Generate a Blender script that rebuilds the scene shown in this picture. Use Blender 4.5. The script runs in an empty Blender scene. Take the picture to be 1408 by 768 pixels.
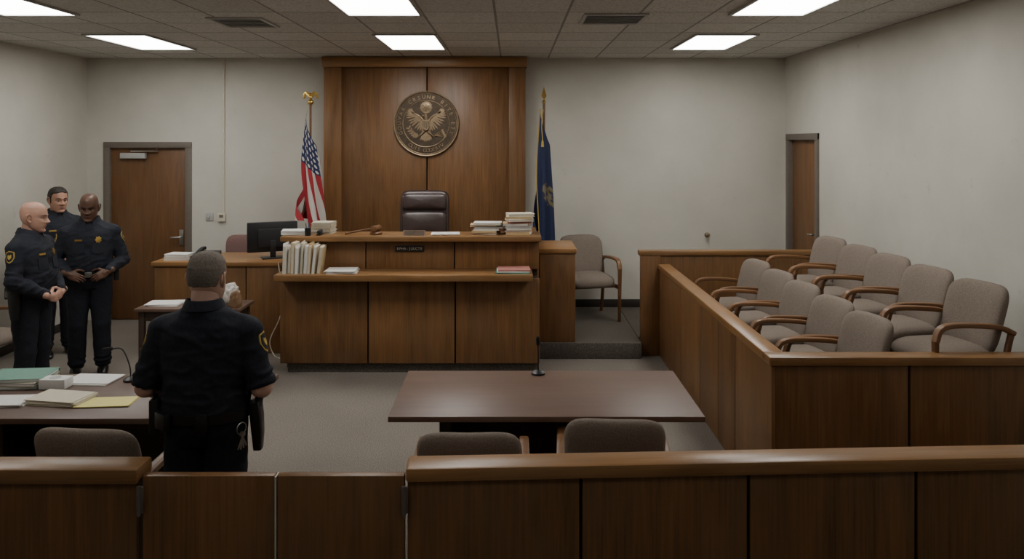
import bpy, bmesh, math, random
import numpy as np
from mathutils import Vector, Matrix, noise, Euler
from mathutils.bvhtree import BVHTree
random.seed(7)
S = bpy.context.scene; COL = S.collection
PI = math.pi
F = 1080.0; HY = 195.0; CX = 704.0; H = 2.27
def V(*a): return Vector(a)
def on(px, py, z):
    s = (py-HY)/(H-z); return ((px-CX)/s, F/s)

# ------------------------------------------------------------------ materials
def newmat(name):
    m = bpy.data.materials.new(name); m.use_nodes = True
    nt = m.node_tree; b = nt.nodes['Principled BSDF']
    return m, nt, b
def N(nt, t, **kw):
    n = nt.nodes.new(t)
    for k, v in kw.items():
        if k in n.inputs: n.inputs[k].default_value = v
        else: setattr(n, k, v)
    return n
def ramp(nt, fac, stops):
    r = nt.nodes.new('ShaderNodeValToRGB')
    el = r.color_ramp.elements
    while len(el) < len(stops): el.new(.5)
    for e, (p, c) in zip(el, stops): e.position = p; e.color = (*c, 1)
    nt.links.new(fac, r.inputs[0]); return r
def tc(nt, scale=(1,1,1), kind='Object'):
    t = nt.nodes.new('ShaderNodeTexCoord'); m = nt.nodes.new('ShaderNodeMapping')
    m.inputs['Scale'].default_value = scale
    nt.links.new(t.outputs[kind], m.inputs[0]); return m.outputs[0]
def bump(nt, b, h, strength=.2, dist=.01):
    n = N(nt, 'ShaderNodeBump', Strength=strength, Distance=dist)
    nt.links.new(h, n.inputs['Height']); nt.links.new(n.outputs[0], b.inputs['Normal'])
def plain(name, c, rough=.5, metal=0, var=.12, scale=30, bmp=0, spec=.5, emit=0):
    m, nt, b = newmat(name)
    n = N(nt, 'ShaderNodeTexNoise', Scale=scale, Detail=4.0)
    nt.links.new(tc(nt), n.inputs['Vector'])
    r = ramp(nt, n.outputs[0], [(.25, tuple(x*(1-var) for x in c)), (.75, tuple(min(1, x*(1+var)) for x in c))])
    nt.links.new(r.outputs[0], b.inputs['Base Color'])
    b.inputs['Roughness'].default_value = rough; b.inputs['Metallic'].default_value = metal
    b.inputs['Specular IOR Level'].default_value = spec
    if bmp: bump(nt, b, n.outputs[0], bmp, .004)
    return m
def wood(name, c, axis='z', rough=.42, contrast=.30):
    m, nt, b = newmat(name)
    along, across = .6, 4.6
    sc = {'x': (along, across, across), 'y': (across, along, across), 'z': (across, across, along)}[axis]
    oi = nt.nodes.new('ShaderNodeObjectInfo')
    t = nt.nodes.new('ShaderNodeTexCoord')
    add = N(nt, 'ShaderNodeVectorMath', operation='ADD'); sm = N(nt, 'ShaderNodeVectorMath', operation='SCALE')
    comb = nt.nodes.new('ShaderNodeCombineXYZ')
    for i in range(3): nt.links.new(oi.outputs['Random'], comb.inputs[i])
    nt.links.new(comb.outputs[0], sm.inputs[0]); sm.inputs['Scale'].default_value = 13.0
    nt.links.new(t.outputs['Object'], add.inputs[0]); nt.links.new(sm.outputs[0], add.inputs[1])
    mp = nt.nodes.new('ShaderNodeMapping'); mp.inputs['Scale'].default_value = sc
    nt.links.new(add.outputs[0], mp.inputs[0])
    n1 = N(nt, 'ShaderNodeTexNoise', Scale=1.0, Detail=6.0, Distortion=2.2)
    nt.links.new(mp.outputs[0], n1.inputs['Vector'])
    mp2 = nt.nodes.new('ShaderNodeMapping'); mp2.inputs['Scale'].default_value = tuple(x*(22 if x > 1 else 4) for x in sc)
    nt.links.new(add.outputs[0], mp2.inputs[0])
    n2 = N(nt, 'ShaderNodeTexNoise', Scale=1.0, Detail=3.0)
    nt.links.new(mp2.outputs[0], n2.inputs['Vector'])
    mix = N(nt, 'ShaderNodeMath', operation='MULTIPLY_ADD'); mix.inputs[1].default_value = .45
    nt.links.new(n2.outputs[0], mix.inputs[0])
    ms = N(nt, 'ShaderNodeMath', operation='MULTIPLY'); ms.inputs[1].default_value = .55
    nt.links.new(n1.outputs[0], ms.inputs[0]); nt.links.new(ms.outputs[0], mix.inputs[2])
    lo = tuple(x*(1-contrast) for x in c); hi = tuple(x*(1+contrast) for x in c)
    r = ramp(nt, mix.outputs[0], [(.34, lo), (.5, c), (.66, hi)])
    # worn patches: duller and greyer where the varnish has rubbed off
    n3 = N(nt, 'ShaderNodeTexNoise', Scale=1.7, Detail=7.0, Roughness=.65); nt.links.new(add.outputs[0], n3.inputs['Vector'])
    rw = ramp(nt, n3.outputs[0], [(.48, (0, 0, 0)), (.68, (.55, .55, .55))])
    wm = N(nt, 'ShaderNodeMix', data_type='RGBA'); nt.links.new(rw.outputs[0], wm.inputs[0]); nt.links.new(r.outputs[0], wm.inputs[6])
    g_ = sum(c)/3; wm.inputs[7].default_value = (c[0]*.85+g_*.3, c[1]*.85+g_*.3, c[2]*.85+g_*.25, 1)
    hs = nt.nodes.new('ShaderNodeHueSaturation')
    mr = N(nt, 'ShaderNodeMapRange'); mr.inputs['To Min'].default_value = .86; mr.inputs['To Max'].default_value = 1.14
    nt.links.new(oi.outputs['Random'], mr.inputs[0]); nt.links.new(mr.outputs[0], hs.inputs['Value'])
    nt.links.new(wm.outputs[2], hs.inputs['Color']); nt.links.new(hs.outputs[0], b.inputs['Base Color'])
    rr = N(nt, 'ShaderNodeMapRange'); rr.inputs['To Min'].default_value = rough-.06; rr.inputs['To Max'].default_value = rough+.14
    nt.links.new(n3.outputs[0], rr.inputs[0]); nt.links.new(rr.outputs[0], b.inputs['Roughness'])
    bump(nt, b, n2.outputs[0], .06, .003)
    return m
M = {}
WC = (.183, .088, .032)
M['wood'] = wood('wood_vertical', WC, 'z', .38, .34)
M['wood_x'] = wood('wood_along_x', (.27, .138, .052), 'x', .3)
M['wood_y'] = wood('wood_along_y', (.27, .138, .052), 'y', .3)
M['wood_dark'] = plain('wood_dark_gap', (.03, .014, .006), .7)
M['wood_back'] = wood('wood_backdrop', (.185, .088, .032), 'z', .38, .34)
M['wood_door'] = wood('wood_door', (.16, .074, .027), 'z', .45)
M['wood_chair'] = wood('wood_chair_arm', (.17, .08, .032), 'y', .36, .22)
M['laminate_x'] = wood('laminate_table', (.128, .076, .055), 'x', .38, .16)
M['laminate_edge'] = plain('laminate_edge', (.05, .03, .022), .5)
M['black'] = plain('black_plastic', (.014, .014, .015), .4)
M['blackmat'] = plain('black_matte', (.014, .014, .015), .75)
M['rubber'] = plain('foam_black', (.014, .014, .015), .95)
M['fabric'] = plain('fabric_taupe', (.215, .176, .145), .95, var=.28, scale=160, bmp=.35, spec=.15)
M['mauve'] = plain('fabric_mauve', (.21, .125, .115), .9, var=.2, scale=140, bmp=.3, spec=.15)
M['leather'] = plain('leather_brown', (.045, .026, .022), .36, var=.25, scale=45, bmp=.25)
M['paper'] = plain('paper_white', (.74, .73, .70), .8, var=.04)
M['paper2'] = plain('paper_cream', (.64, .58, .46), .8, var=.05)
M['manila'] = plain('manila', (.58, .42, .22), .75, var=.06)
M['yellow'] = plain('yellow_paper', (.78, .70, .26), .8, var=.04)
M['green'] = plain('green_folder', (.13, .29, .22), .6, var=.06)
M['red'] = plain('red_cover', (.30, .055, .045), .55, var=.08)
M['pink'] = plain('pink_cover', (.50, .21, .18), .6, var=.08)
M['bluec'] = plain('blue_cover', (.05, .11, .24), .55, var=.08)
M['lgrey'] = plain('grey_plastic', (.42, .42, .41), .5, var=.05)
M['cream'] = plain('cream_plastic', (.62, .58, .46), .5, var=.05)
M['taupe'] = plain('frame_paint', (.145, .122, .10), .5, var=.06)
M['steel'] = plain('steel', (.45, .44, .42), .32, 1.0, var=.05)
M['gold'] = plain('gold_metal', (.72, .48, .14), .3, 1.0, var=.08)
M['goldcloth'] = plain('gold_thread', (.55, .38, .09), .7, var=.15, scale=90)
M['bronze'] = plain('bronze_raised', (.31, .225, .14), .44, .8, var=.22, scale=25)
M['bronze_dark'] = plain('bronze_recess', (.085, .062, .042), .6, .6, var=.25, scale=25)
M['navy'] = plain('uniform_cloth', (.0165, .0185, .027), .85, var=.3, scale=60, bmp=.2, spec=.3)
M['navy2'] = plain('uniform_trouser', (.013, .0145, .021), .85, var=.3, scale=60, bmp=.2, spec=.3)
M['beltl'] = plain('belt_leather', (.010, .010, .011), .34, var=.2)
M['shoe'] = plain('shoe_leather', (.010, .010, .010), .25, var=.2)
M['skin_fair'] = plain('skin_fair', (.48, .27, .20), .5, var=.10, scale=18, spec=.4)
M['skin_light'] = plain('skin_light', (.60, .37, .29), .5, var=.10, scale=18, spec=.4)
M['skin_tan'] = plain('skin_tan', (.44, .24, .165), .5, var=.10, scale=18, spec=.4)
M['skin_deep'] = plain('skin_deep', (.105, .050, .030), .45, var=.12, scale=18, spec=.4)
M['lip_fair'] = plain('lip_fair', (.36, .165, .135), .5)
M['lip_deep'] = plain('lip_deep', (.10, .042, .036), .45)
M['eye'] = plain('eye_white', (.46, .44, .41), .25, var=.03)
M['iris'] = plain('iris_dark', (.02, .013, .01), .2)
M['hair_dark'] = plain('hair_dark', (.022, .015, .010), .7, var=.4, scale=180, bmp=.5)
M['hair_grey'] = plain('hair_grey', (.165, .14, .116), .85, var=.5, scale=220, bmp=.5)
M['brow'] = plain('brow_brown', (.13, .075, .045), .8, var=.3, scale=180)
M['bag'] = plain('plastic_bag', (.50, .47, .43), .3, var=.12)
M['brownbag'] = plain('brown_bag', (.18, .10, .05), .8, var=.2)
M['baseb'] = plain('baseboard_vinyl', (.03, .024, .02), .55)
# wall
m, nt, b = newmat('wall_paint')
n = N(nt, 'ShaderNodeTexNoise', Scale=.9, Detail=7.0, Roughness=.6); nt.links.new(tc(nt), n.inputs['Vector'])
r = ramp(nt, n.outputs[0], [(.3, (.515, .495, .435)), (.7, (.625, .602, .535))])
n2 = N(nt, 'ShaderNodeTexNoise', Scale=60.0, Detail=4.0); nt.links.new(tc(nt), n2.inputs['Vector'])
n4 = N(nt, 'ShaderNodeTexNoise', Scale=5.0, Detail=6.0, Roughness=.7); nt.links.new(tc(nt), n4.inputs['Vector'])
rs = ramp(nt, n4.outputs[0], [(.64, (1, 1, 1)), (.77, (.80, .78, .74))])
mx = N(nt, 'ShaderNodeMix', data_type='RGBA', blend_type='MULTIPLY'); mx.inputs[0].default_value = 1
nt.links.new(r.outputs[0], mx.inputs[6]); nt.links.new(rs.outputs[0], mx.inputs[7])
nt.links.new(mx.outputs[2], b.inputs['Base Color']); b.inputs['Roughness'].default_value = .75
bump(nt, b, n2.outputs[0], .12, .004); M['wall'] = m
# ceiling tiles
m, nt, b = newmat('ceiling_tiles')
co = tc(nt)
mp = nt.nodes.new('ShaderNodeMapping'); mp.inputs['Location'].default_value = (.14, .15, 0); nt.links.new(co, mp.inputs[0])
br = nt.nodes.new('ShaderNodeTexBrick'); br.offset = 0; br.squash = 1
for k, v in (('Scale', 1.0), ('Brick Width', .6), ('Row Height', .6), ('Mortar Size', .011), ('Mortar Smooth', .1), ('Bias', 0.0)): br.inputs[k].default_value = v
br.inputs['Color1'].default_value = (.58, .57, .54, 1); br.inputs['Color2'].default_value = (.68, .67, .64, 1); br.inputs['Mortar'].default_value = (.30, .29, .275, 1)
nt.links.new(mp.outputs[0], br.inputs['Vector'])
n = N(nt, 'ShaderNodeTexNoise', Scale=55.0, Detail=5.0); nt.links.new(co, n.inputs['Vector'])
r = ramp(nt, n.outputs[0], [(.35, (.74, .74, .74)), (.55, (1, 1, 1))])
mx = N(nt, 'ShaderNodeMix', data_type='RGBA', blend_type='MULTIPLY'); mx.inputs[0].default_value = 1
nt.links.new(br.outputs['Color'], mx.inputs[6]); nt.links.new(r.outputs[0], mx.inputs[7])
nt.links.new(mx.outputs[2], b.inputs['Base Color']); b.inputs['Roughness'].default_value = .9
bump(nt, b, br.outputs['Fac'], -.5, .01); M['ceil'] = m
# carpet
def carpet(name, k):
    m, nt, b = newmat(name); co = tc(nt)
    n = N(nt, 'ShaderNodeTexNoise', Scale=130.0, Detail=4.0, Roughness=.65); nt.links.new(co, n.inputs['Vector'])
    n2 = N(nt, 'ShaderNodeTexNoise', Scale=1.2, Detail=4.0); nt.links.new(co, n2.inputs['Vector'])
    r = ramp(nt, n.outputs[0], [(.34, (.115*k, .10*k, .084*k)), (.5, (.21*k, .184*k, .157*k)), (.65, (.33*k, .295*k, .255*k))])
    r2 = ramp(nt, n2.outputs[0], [(.3, (.84, .84, .84)), (.7, (1, 1, 1))])
    mx = N(nt, 'ShaderNodeMix', data_type='RGBA', blend_type='MULTIPLY'); mx.inputs[0].default_value = 1
    nt.links.new(r.outputs[0], mx.inputs[6]); nt.links.new(r2.outputs[0], mx.inputs[7])
    nt.links.new(mx.outputs[2], b.inputs['Base Color']); b.inputs['Roughness'].default_value = .97
    b.inputs['Specular IOR Level'].default_value = .1
    bump(nt, b, n.outputs[0], .35, .005); return m
M['carpet'] = carpet('carpet', 1.0); M['carpet_dark'] = carpet('carpet_dark', .62)
def lampmat(name, s):
    m, nt, b = newmat(name)
    b.inputs['Base Color'].default_value = (.8, .8, .8, 1); b.inputs['Emission Color'].default_value = (1, .98, .935, 1)
    b.inputs['Emission Strength'].default_value = s; return m
M['lamp'] = lampmat('light_diffuser', 15.2); M['lamp_fill'] = lampmat('fill_light_diffuser', 3.8)  # second, dimmer diffuser serves the two added fill rows out of view
# flags (UV based)
def mathn(nt, op, a, bb=None):
    n = N(nt, 'ShaderNodeMath', operation=op)
    for i, x in enumerate((a, bb)):
        if x is None: continue
        if isinstance(x, (int, float)): n.inputs[i].default_value = x
        else: nt.links.new(x, n.inputs[i])
    return n.outputs[0]
def mixc(nt, fac, a, bb):
    n = N(nt, 'ShaderNodeMix', data_type='RGBA'); nt.links.new(fac, n.inputs[0])
    for i, x in ((6, a), (7, bb)):
        if isinstance(x, tuple): n.inputs[i].default_value = (*x, 1)
        else: nt.links.new(x, n.inputs[i])
    return n.outputs[2]
m, nt, b = newmat('us_flag_cloth')
t = nt.nodes.new('ShaderNodeTexCoord'); spn = nt.nodes.new('ShaderNodeSeparateXYZ'); nt.links.new(t.outputs['UV'], spn.inputs[0])
u, v = spn.outputs[0], spn.outputs[1]
st = mathn(nt, 'MODULO', mathn(nt, 'FLOOR', mathn(nt, 'MULTIPLY', v, 13.0)), 2.0)
base = mixc(nt, st, (.36, .018, .03), (.60, .57, .52))
can = mathn(nt, 'MULTIPLY', mathn(nt, 'LESS_THAN', u, .4), mathn(nt, 'LESS_THAN', v, 7/13))
fu = mathn(nt, 'SUBTRACT', mathn(nt, 'FRACT', mathn(nt, 'MULTIPLY', u, 15.0)), .5)
fv = mathn(nt, 'SUBTRACT', mathn(nt, 'FRACT', mathn(nt, 'MULTIPLY', v, 13.0)), .5)
d = mathn(nt, 'SQRT', mathn(nt, 'ADD', mathn(nt, 'MULTIPLY', fu, fu), mathn(nt, 'MULTIPLY', fv, fv)))
cc = mixc(nt, mathn(nt, 'LESS_THAN', d, .27), (.015, .022, .085), (.62, .6, .56))
nt.links.new(mixc(nt, can, base, cc), b.inputs['Base Color']); b.inputs['Roughness'].default_value = .75
M['usflag'] = m
m, nt, b = newmat('state_flag_cloth')
t = nt.nodes.new('ShaderNodeTexCoord'); spn = nt.nodes.new('ShaderNodeSeparateXYZ'); nt.links.new(t.outputs['UV'], spn.inputs[0])
u, v = spn.outputs[0], spn.outputs[1]
du = mathn(nt, 'MULTIPLY', mathn(nt, 'SUBTRACT', u, .5), 1.5); dv = mathn(nt, 'SUBTRACT', v, .30)
d = mathn(nt, 'SQRT', mathn(nt, 'ADD', mathn(nt, 'MULTIPLY', du, du), mathn(nt, 'MULTIPLY', dv, dv)))
ns = N(nt, 'ShaderNodeTexNoise', Scale=18.0); nt.links.new(t.outputs['UV'], ns.inputs['Vector'])
em = ramp(nt, ns.outputs[0], [(.42, (.012, .022, .07)), (.52, (.17, .125, .045)), (.64, (.16, .15, .12))])
nt.links.new(mixc(nt, mathn(nt, 'LESS_THAN', d, .15), (.010, .018, .066), em.outputs[0]), b.inputs['Base Color']); b.inputs['Roughness'].default_value = .7
M['stateflag'] = m

# ------------------------------------------------------------------ mesh helpers
def chain(o):
    m = Matrix.LocRotScale(o.location, o.rotation_euler, o.scale)
    return chain(o.parent) @ m if o.parent else m
def circ(r, n=10, ry=None): return [(r*math.cos(2*PI*i/n), (ry or r)*math.sin(2*PI*i/n)) for i in range(n)]
def rrect(w, h, c=None):
    c = c if c is not None else min(w, h)*.28; w /= 2; h /= 2
    return [(w-c, -h), (w-c*.3, -h+c*.3), (w, -h+c), (w, h-c), (w-c*.3, h-c*.3), (w-c, h), (-w+c, h), (-w+c*.3, h-c*.3), (-w, h-c), (-w, -h+c), (-w+c*.3, -h+c*.3), (-w+c, -h)]
def cat(pts, k=6):
    pts = [Vector(p) for p in pts]; out = []
    P = [pts[0]*2-pts[1]]+pts+[pts[-1]*2-pts[-2]]
    for i in range(1, len(P)-2):
        for j in range(k):
            t = j/k; a, b_, c, d_ = P[i-1], P[i], P[i+1], P[i+2]
            out.append(.5*((2*b_)+(c-a)*t+(2*a-5*b_+4*c-d_)*t*t+(3*b_-a-3*c+d_)*t**3))
    out.append(pts[-1]); return out
def sp(c, e): return math.copysign(abs(c)**e, c)
class MB:
    def __init__(s): s.bm = bmesh.new()
    def box(s, x0, x1, y0, y1, z0, z1, bev=0, seg=2, mat=None):
        vs = bmesh.ops.create_cube(s.bm, size=1)['verts']
        for v in vs: v.co = V(x0+(v.co.x+.5)*(x1-x0), y0+(v.co.y+.5)*(y1-y0), z0+(v.co.z+.5)*(z1-z0))
        if bev:
            es = list({e for v in vs for e in v.link_edges})
            rr = bmesh.ops.bevel(s.bm, geom=es, offset=bev, segments=seg, affect='EDGES', profile=.5, clamp_overlap=True)
            vs = list({v for f in rr['faces'] for v in f.verts})
        if mat is not None:
            for v in vs: v.co = mat @ v.co
        return s
    def sweep(s, pts, prof, up=None, scale=None, cap=True, closed=False):
        pts = [Vector(p) for p in pts]; n = len(pts); T = []
        for i in range(n):
            if closed: T.append((pts[(i+1) % n]-pts[i-1]).normalized())
            else: T.append((pts[min(i+1, n-1)]-pts[max(i-1, 0)]).normalized())
        if up is None:
            up = min((V(1,0,0), V(0,1,0), V(0,0,1)), key=lambda a: max(abs(t.dot(a)) for t in T))
        up = Vector(up); rings = []
        for i, p in enumerate(pts):
            side = T[i].cross(up).normalized(); uu = side.cross(T[i]).normalized()
            k = scale[i] if scale else 1
            kx, ky = k if isinstance(k, tuple) else (k, k)
            rings.append([s.bm.verts.new(p+side*(a*kx)+uu*(b_*ky)) for a, b_ in prof])
        m = len(prof)
        for i in range(n if closed else n-1):
            A, B = rings[i], rings[(i+1) % n]
            for j in range(m): s.bm.faces.new((A[j], A[(j+1) % m], B[(j+1) % m], B[j]))
        if cap and not closed:
            s.bm.faces.new(rings[0][::-1]); s.bm.faces.new(rings[-1])
        return s
    def tube(s, pts, r, n=10, up=None, cap=True):
        if isinstance(r, (list, tuple)): return s.sweep(pts, circ(1, n), up, list(r), cap)
        return s.sweep(pts, circ(r, n), up, None, cap)
    def hloft(s, rings, n=32, e=1.0, cap=True):      # (cx,cy,cz,rx,ry)
        R = []
        for cx, cy, cz, rx, ry in rings:
            R.append([s.bm.verts.new(V(cx+rx*sp(math.cos(2*PI*i/n), e), cy+ry*sp(math.sin(2*PI*i/n), e), cz)) for i in range(n)])
        for A, B in zip(R, R[1:]):
            for j in range(n): s.bm.faces.new((A[j], A[(j+1) % n], B[(j+1) % n], B[j]))
        if cap: s.bm.faces.new(R[0][::-1]); s.bm.faces.new(R[-1])
        return s
    def lathe(s, prof, c=(0,0,0), n=32, mat=None):
        R = []; c = Vector(c); mm = mat or Matrix.Identity(4)
        for r, z in prof:
            R.append([s.bm.verts.new(c+mm @ V(max(r, 1e-4)*math.cos(2*PI*i/n), max(r, 1e-4)*math.sin(2*PI*i/n), z)) for i in range(n)])
        for A, B in zip(R, R[1:]):
            for j in range(n): s.bm.faces.new((A[j], A[(j+1) % n], B[(j+1) % n], B[j]))
        s.bm.faces.new(R[0][::-1]); s.bm.faces.new(R[-1]); return s
    def sup(s, c, rx, ry, rz, e1=1.0, e2=1.0, nu=24, nv=14, mat=None, fn=None):   # pole axis z; e1 plane, e2 thickness
        c = Vector(c); mm = mat or Matrix.Identity(4); R = []
        for j in range(nv+1):
            ph = -PI/2+PI*j/nv; row = []
            if j in (0, nv):
                p = V(0, 0, rz*(-1 if j == 0 else 1)); row = [p]
            else:
                for i in range(nu):
                    th = 2*PI*i/nu
                    row.append(V(rx*sp(math.cos(ph), e2)*sp(math.cos(th), e1), ry*sp(math.cos(ph), e2)*sp(math.sin(th), e1), rz*sp(math.sin(ph), e2)))
            o = []
            for p in row:
                p = c+mm @ p
                if fn: p = fn(p)
                o.append(s.bm.verts.new(p))
            R.append(o)
        for A, B in zip(R, R[1:]):
            for i in range(nu):
                k = (i+1) % nu
                if len(A) == 1: s.bm.faces.new((A[0], B[k], B[i]))
                elif len(B) == 1: s.bm.faces.new((A[i], A[k], B[0]))
                else: s.bm.faces.new((A[i], A[k], B[k], B[i]))
        return s
    def plate(s, pts, fr, d0, d1):
        A = [s.bm.verts.new(fr(a, b_, d0)) for a, b_ in pts]; B = [s.bm.verts.new(fr(a, b_, d1)) for a, b_ in pts]
        n = len(pts)
        s.bm.faces.new(A[::-1]); s.bm.faces.new(B)
        for j in range(n): s.bm.faces.new((A[j], A[(j+1) % n], B[(j+1) % n], B[j]))
        return s
    def addmesh(s, me, mat=None):
        n = len(s.bm.verts); s.bm.from_mesh(me); s.bm.verts.ensure_lookup_table()
        if mat is not None:
            for v in s.bm.verts[n:]: v.co = mat @ v.co
        return s
    def xf(s, mat): s.bm.transform(mat); return s
    def mesh(s, name='m'):
        bmesh.ops.recalc_face_normals(s.bm, faces=s.bm.faces); me = bpy.data.meshes.new(name); s.bm.to_mesh(me); s.bm.free(); return me
    def build(s, name, mat, parent=None, smooth=38, local=False, normals=True, loc=None):
        bm = s.bm
        if normals: bmesh.ops.recalc_face_normals(bm, faces=bm.faces)
        if parent is not None and not local: bm.transform(chain(parent).inverted())
        if parent is None and loc is None and not local:
            xs = [v.co.x for v in bm.verts]; ys = [v.co.y for v in bm.verts]; zs = [v.co.z for v in bm.verts]
            loc = V((min(xs)+max(xs))/2, (min(ys)+max(ys))/2, min(zs))
            bm.transform(Matrix.Translation(-loc))
        me = bpy.data.meshes.new(name); bm.to_mesh(me); bm.free()
        me.materials.append(mat if not isinstance(mat, str) else M[mat])
        me.polygons.foreach_set('use_smooth', [True]*len(me.polygons))
        me.set_sharp_from_angle(angle=math.radians(smooth))
        o = bpy.data.objects.new(name, me); COL.objects.link(o)
        if parent is not None: o.parent = parent
        elif loc is not None: o.location = loc
        return o
def tag(o, label, cat_, group=None):
    o['label'] = label; o['category'] = cat_
    if group: o['group'] = group
    return o
def root(name, label, cat_, loc=(0,0,0), rz=0, group=None):
    o = bpy.data.objects.new(name, None); COL.objects.link(o); o.empty_display_size = .1
    o.location = loc; o.rotation_euler = (0, 0, rz)
    return tag(o, label, cat_, group)
def struct(name, mb, mat, parent=None, **k):
    o = mb.build(name, mat, parent, **k)
    if parent is None: o['kind'] = 'structure'
    return o
def dup(o, parent=None):
    c = o.copy(); COL.objects.link(c)
    if parent is not None: c.parent = parent
    for ch in list(o.children): dup(ch, c)
    return c
def rotm(ax, deg): return Matrix.Rotation(math.radians(deg), 4, ax)
def textmesh(body, size, ext=.002):
    cu = bpy.data.curves.new('t', 'FONT'); cu.body = body; cu.size = size; cu.extrude = ext
    cu.align_x = 'CENTER'; cu.align_y = 'CENTER'; cu.resolution_u = 3
    o = bpy.data.objects.new('t', cu); COL.objects.link(o)
    dg = bpy.context.evaluated_depsgraph_get()
    me = bpy.data.meshes.new_from_object(o.evaluated_get(dg))
    bpy.data.objects.remove(o); bpy.data.curves.remove(cu); return me
LET = {}
for ch in sorted(set('GOUVARCRSUNRBITEETYOUISCODERIV')): LET[ch] = textmesh(ch, .066, .004)
LETN = {}
for ch in sorted(set('BPHA-JUUCTE')): LETN[ch] = textmesh(ch, .036, .001)

# blended implicit volumes -> one continuous quad surface (surface nets)
def surface_nets(prims, vox, pad=.03):
    lo = np.min([np.minimum(np.array(p[1])-p[2], np.array(p[3])-p[4]) if p[0] == 'c' else np.array(p[1])-np.array(p[2]) for p in prims], axis=0)-pad
    hi = np.max([np.maximum(np.array(p[1])+p[2], np.array(p[3])+p[4]) if p[0] == 'c' else np.array(p[1])+np.array(p[2]) for p in prims], axis=0)+pad
    n = np.ceil((hi-lo)/vox).astype(int)+1
    xs = [lo[i]+vox*np.arange(n[i]) for i in range(3)]
    f = np.full(tuple(n), 1.0, dtype=np.float32)
    for p in prims:
        if p[0] == 'c': a, r0, b, r1 = np.array(p[1]), p[2], np.array(p[3]), p[4]; l_ = np.minimum(a-r0, b-r1); h_ = np.maximum(a+r0, b+r1)
        else: l_ = np.array(p[1])-np.array(p[2]); h_ = np.array(p[1])+np.array(p[2])
        i0 = np.maximum(0, np.floor((l_-.05-lo)/vox).astype(int)); i1 = np.minimum(n, np.ceil((h_+.05-lo)/vox).astype(int)+1)
        X, Y, Z = np.meshgrid(xs[0][i0[0]:i1[0]], xs[1][i0[1]:i1[1]], xs[2][i0[2]:i1[2]], indexing='ij')
        if p[0] == 'c':
            ab = b-a; L = max(1e-9, float(ab @ ab))
            t = np.clip(((X-a[0])*ab[0]+(Y-a[1])*ab[1]+(Z-a[2])*ab[2])/L, 0, 1)
            d = np.sqrt((X-a[0]-t*ab[0])**2+(Y-a[1]-t*ab[1])**2+(Z-a[2]-t*ab[2])**2)-(r0+(r1-r0)*t)
        else: d = p[3](X, Y, Z)
        sl = tuple(slice(i0[i], i1[i]) for i in range(3))
        cur = f[sl]; kk = p[5] if p[0] == 'c' and len(p) > 5 else (p[4] if p[0] == 'f' and len(p) > 4 else .02)
        h = np.clip(.5+.5*(cur-d)/kk, 0, 1); f[sl] = cur*(1-h)+d*h-kk*h*(1-h)
    ins = f < 0
    c = np.zeros(tuple(n-1), dtype=np.int8)
    for dx in (0, 1):
        for dy in (0, 1):
            for dz in (0, 1): c += ins[dx:n[0]-1+dx, dy:n[1]-1+dy, dz:n[2]-1+dz]
    act = (c > 0) & (c < 8); idx = -np.ones(act.shape, dtype=np.int64); cells = np.argwhere(act); idx[act] = np.arange(len(cells))
    acc = np.zeros((len(cells), 3)); cnt = np.zeros(len(cells))
    corners = [(0,0,0),(1,0,0),(0,1,0),(1,1,0),(0,0,1),(1,0,1),(0,1,1),(1,1,1)]
    for i, a in enumerate(corners):
        for b in corners[i+1:]:
            if sum(abs(a[k]-b[k]) for k in range(3)) != 1: continue
            fa = f[cells[:,0]+a[0], cells[:,1]+a[1], cells[:,2]+a[2]]; fb = f[cells[:,0]+b[0], cells[:,1]+b[1], cells[:,2]+b[2]]
            m_ = (fa < 0) != (fb < 0); t = np.where(m_, fa/np.where(fa-fb == 0, 1, fa-fb), 0)
            for k in range(3): acc[:,k] += np.where(m_, a[k]+(b[k]-a[k])*t, 0)
            cnt += m_
    vv = lo+vox*(cells+acc/cnt[:,None])
    faces = []
    for ax in range(3):
        u, w = [(1, 2), (2, 0), (0, 1)][ax]
        A = ins[tuple(slice(0, n[i]-1) if i == ax else slice(1, n[i]-1) for i in range(3))]
        B = ins[tuple(slice(1, n[i]) if i == ax else slice(1, n[i]-1) for i in range(3))]
        E = np.argwhere(A != B); fw = A[A != B]; P = E.copy()
        for i in range(3):
            if i != ax: P[:, i] += 1
        Q = []
        for du, dw in ((0, 0), (-1, 0), (-1, -1), (0, -1)):
            R = P.copy(); R[:, u] += du; R[:, w] += dw; Q.append(idx[R[:,0], R[:,1], R[:,2]])
        Q = np.stack(Q, 1); ok = Q.min(1) >= 0
        for q, s_ in zip(Q[ok].tolist(), fw[ok].tolist()): faces.append(q if s_ else q[::-1])
    me = bpy.data.meshes.new('sn'); me.from_pydata(vv.tolist(), [], faces); me.update(); return me
def loft_prim(rings, e, kk=.02):       # rings (z, rx, ry, y) ascending: elliptical trunk
    zs = np.array([r[0] for r in rings]); RX_ = np.array([r[1] for r in rings]); RY_ = np.array([r[2] for r in rings]); CY = np.array([r[3] for r in rings])
    def fn(X, Y, Z):
        z = np.clip(Z, zs[0], zs[-1]); rx = np.interp(z, zs, RX_); ry = np.interp(z, zs, RY_); cy = np.interp(z, zs, CY)
        p = 2/e; q = (np.abs(X/rx)**p+np.abs((Y-cy)/ry)**p)**(1/p)
        d2 = (q-1)*np.minimum(rx, ry)*np.where(np.abs(X)/rx > np.abs(Y-cy)/ry, np.maximum(1, rx/ry*.9), 1)
        return np.maximum(d2, np.maximum(zs[0]-Z, Z-zs[-1]))
    c = (0, float(CY.mean()), float((zs[0]+zs[-1])/2)); half = (float(RX_.max()), float(RY_.max()+.03), float((zs[-1]-zs[0])/2))
    return ('f', c, half, fn, kk)

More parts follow.
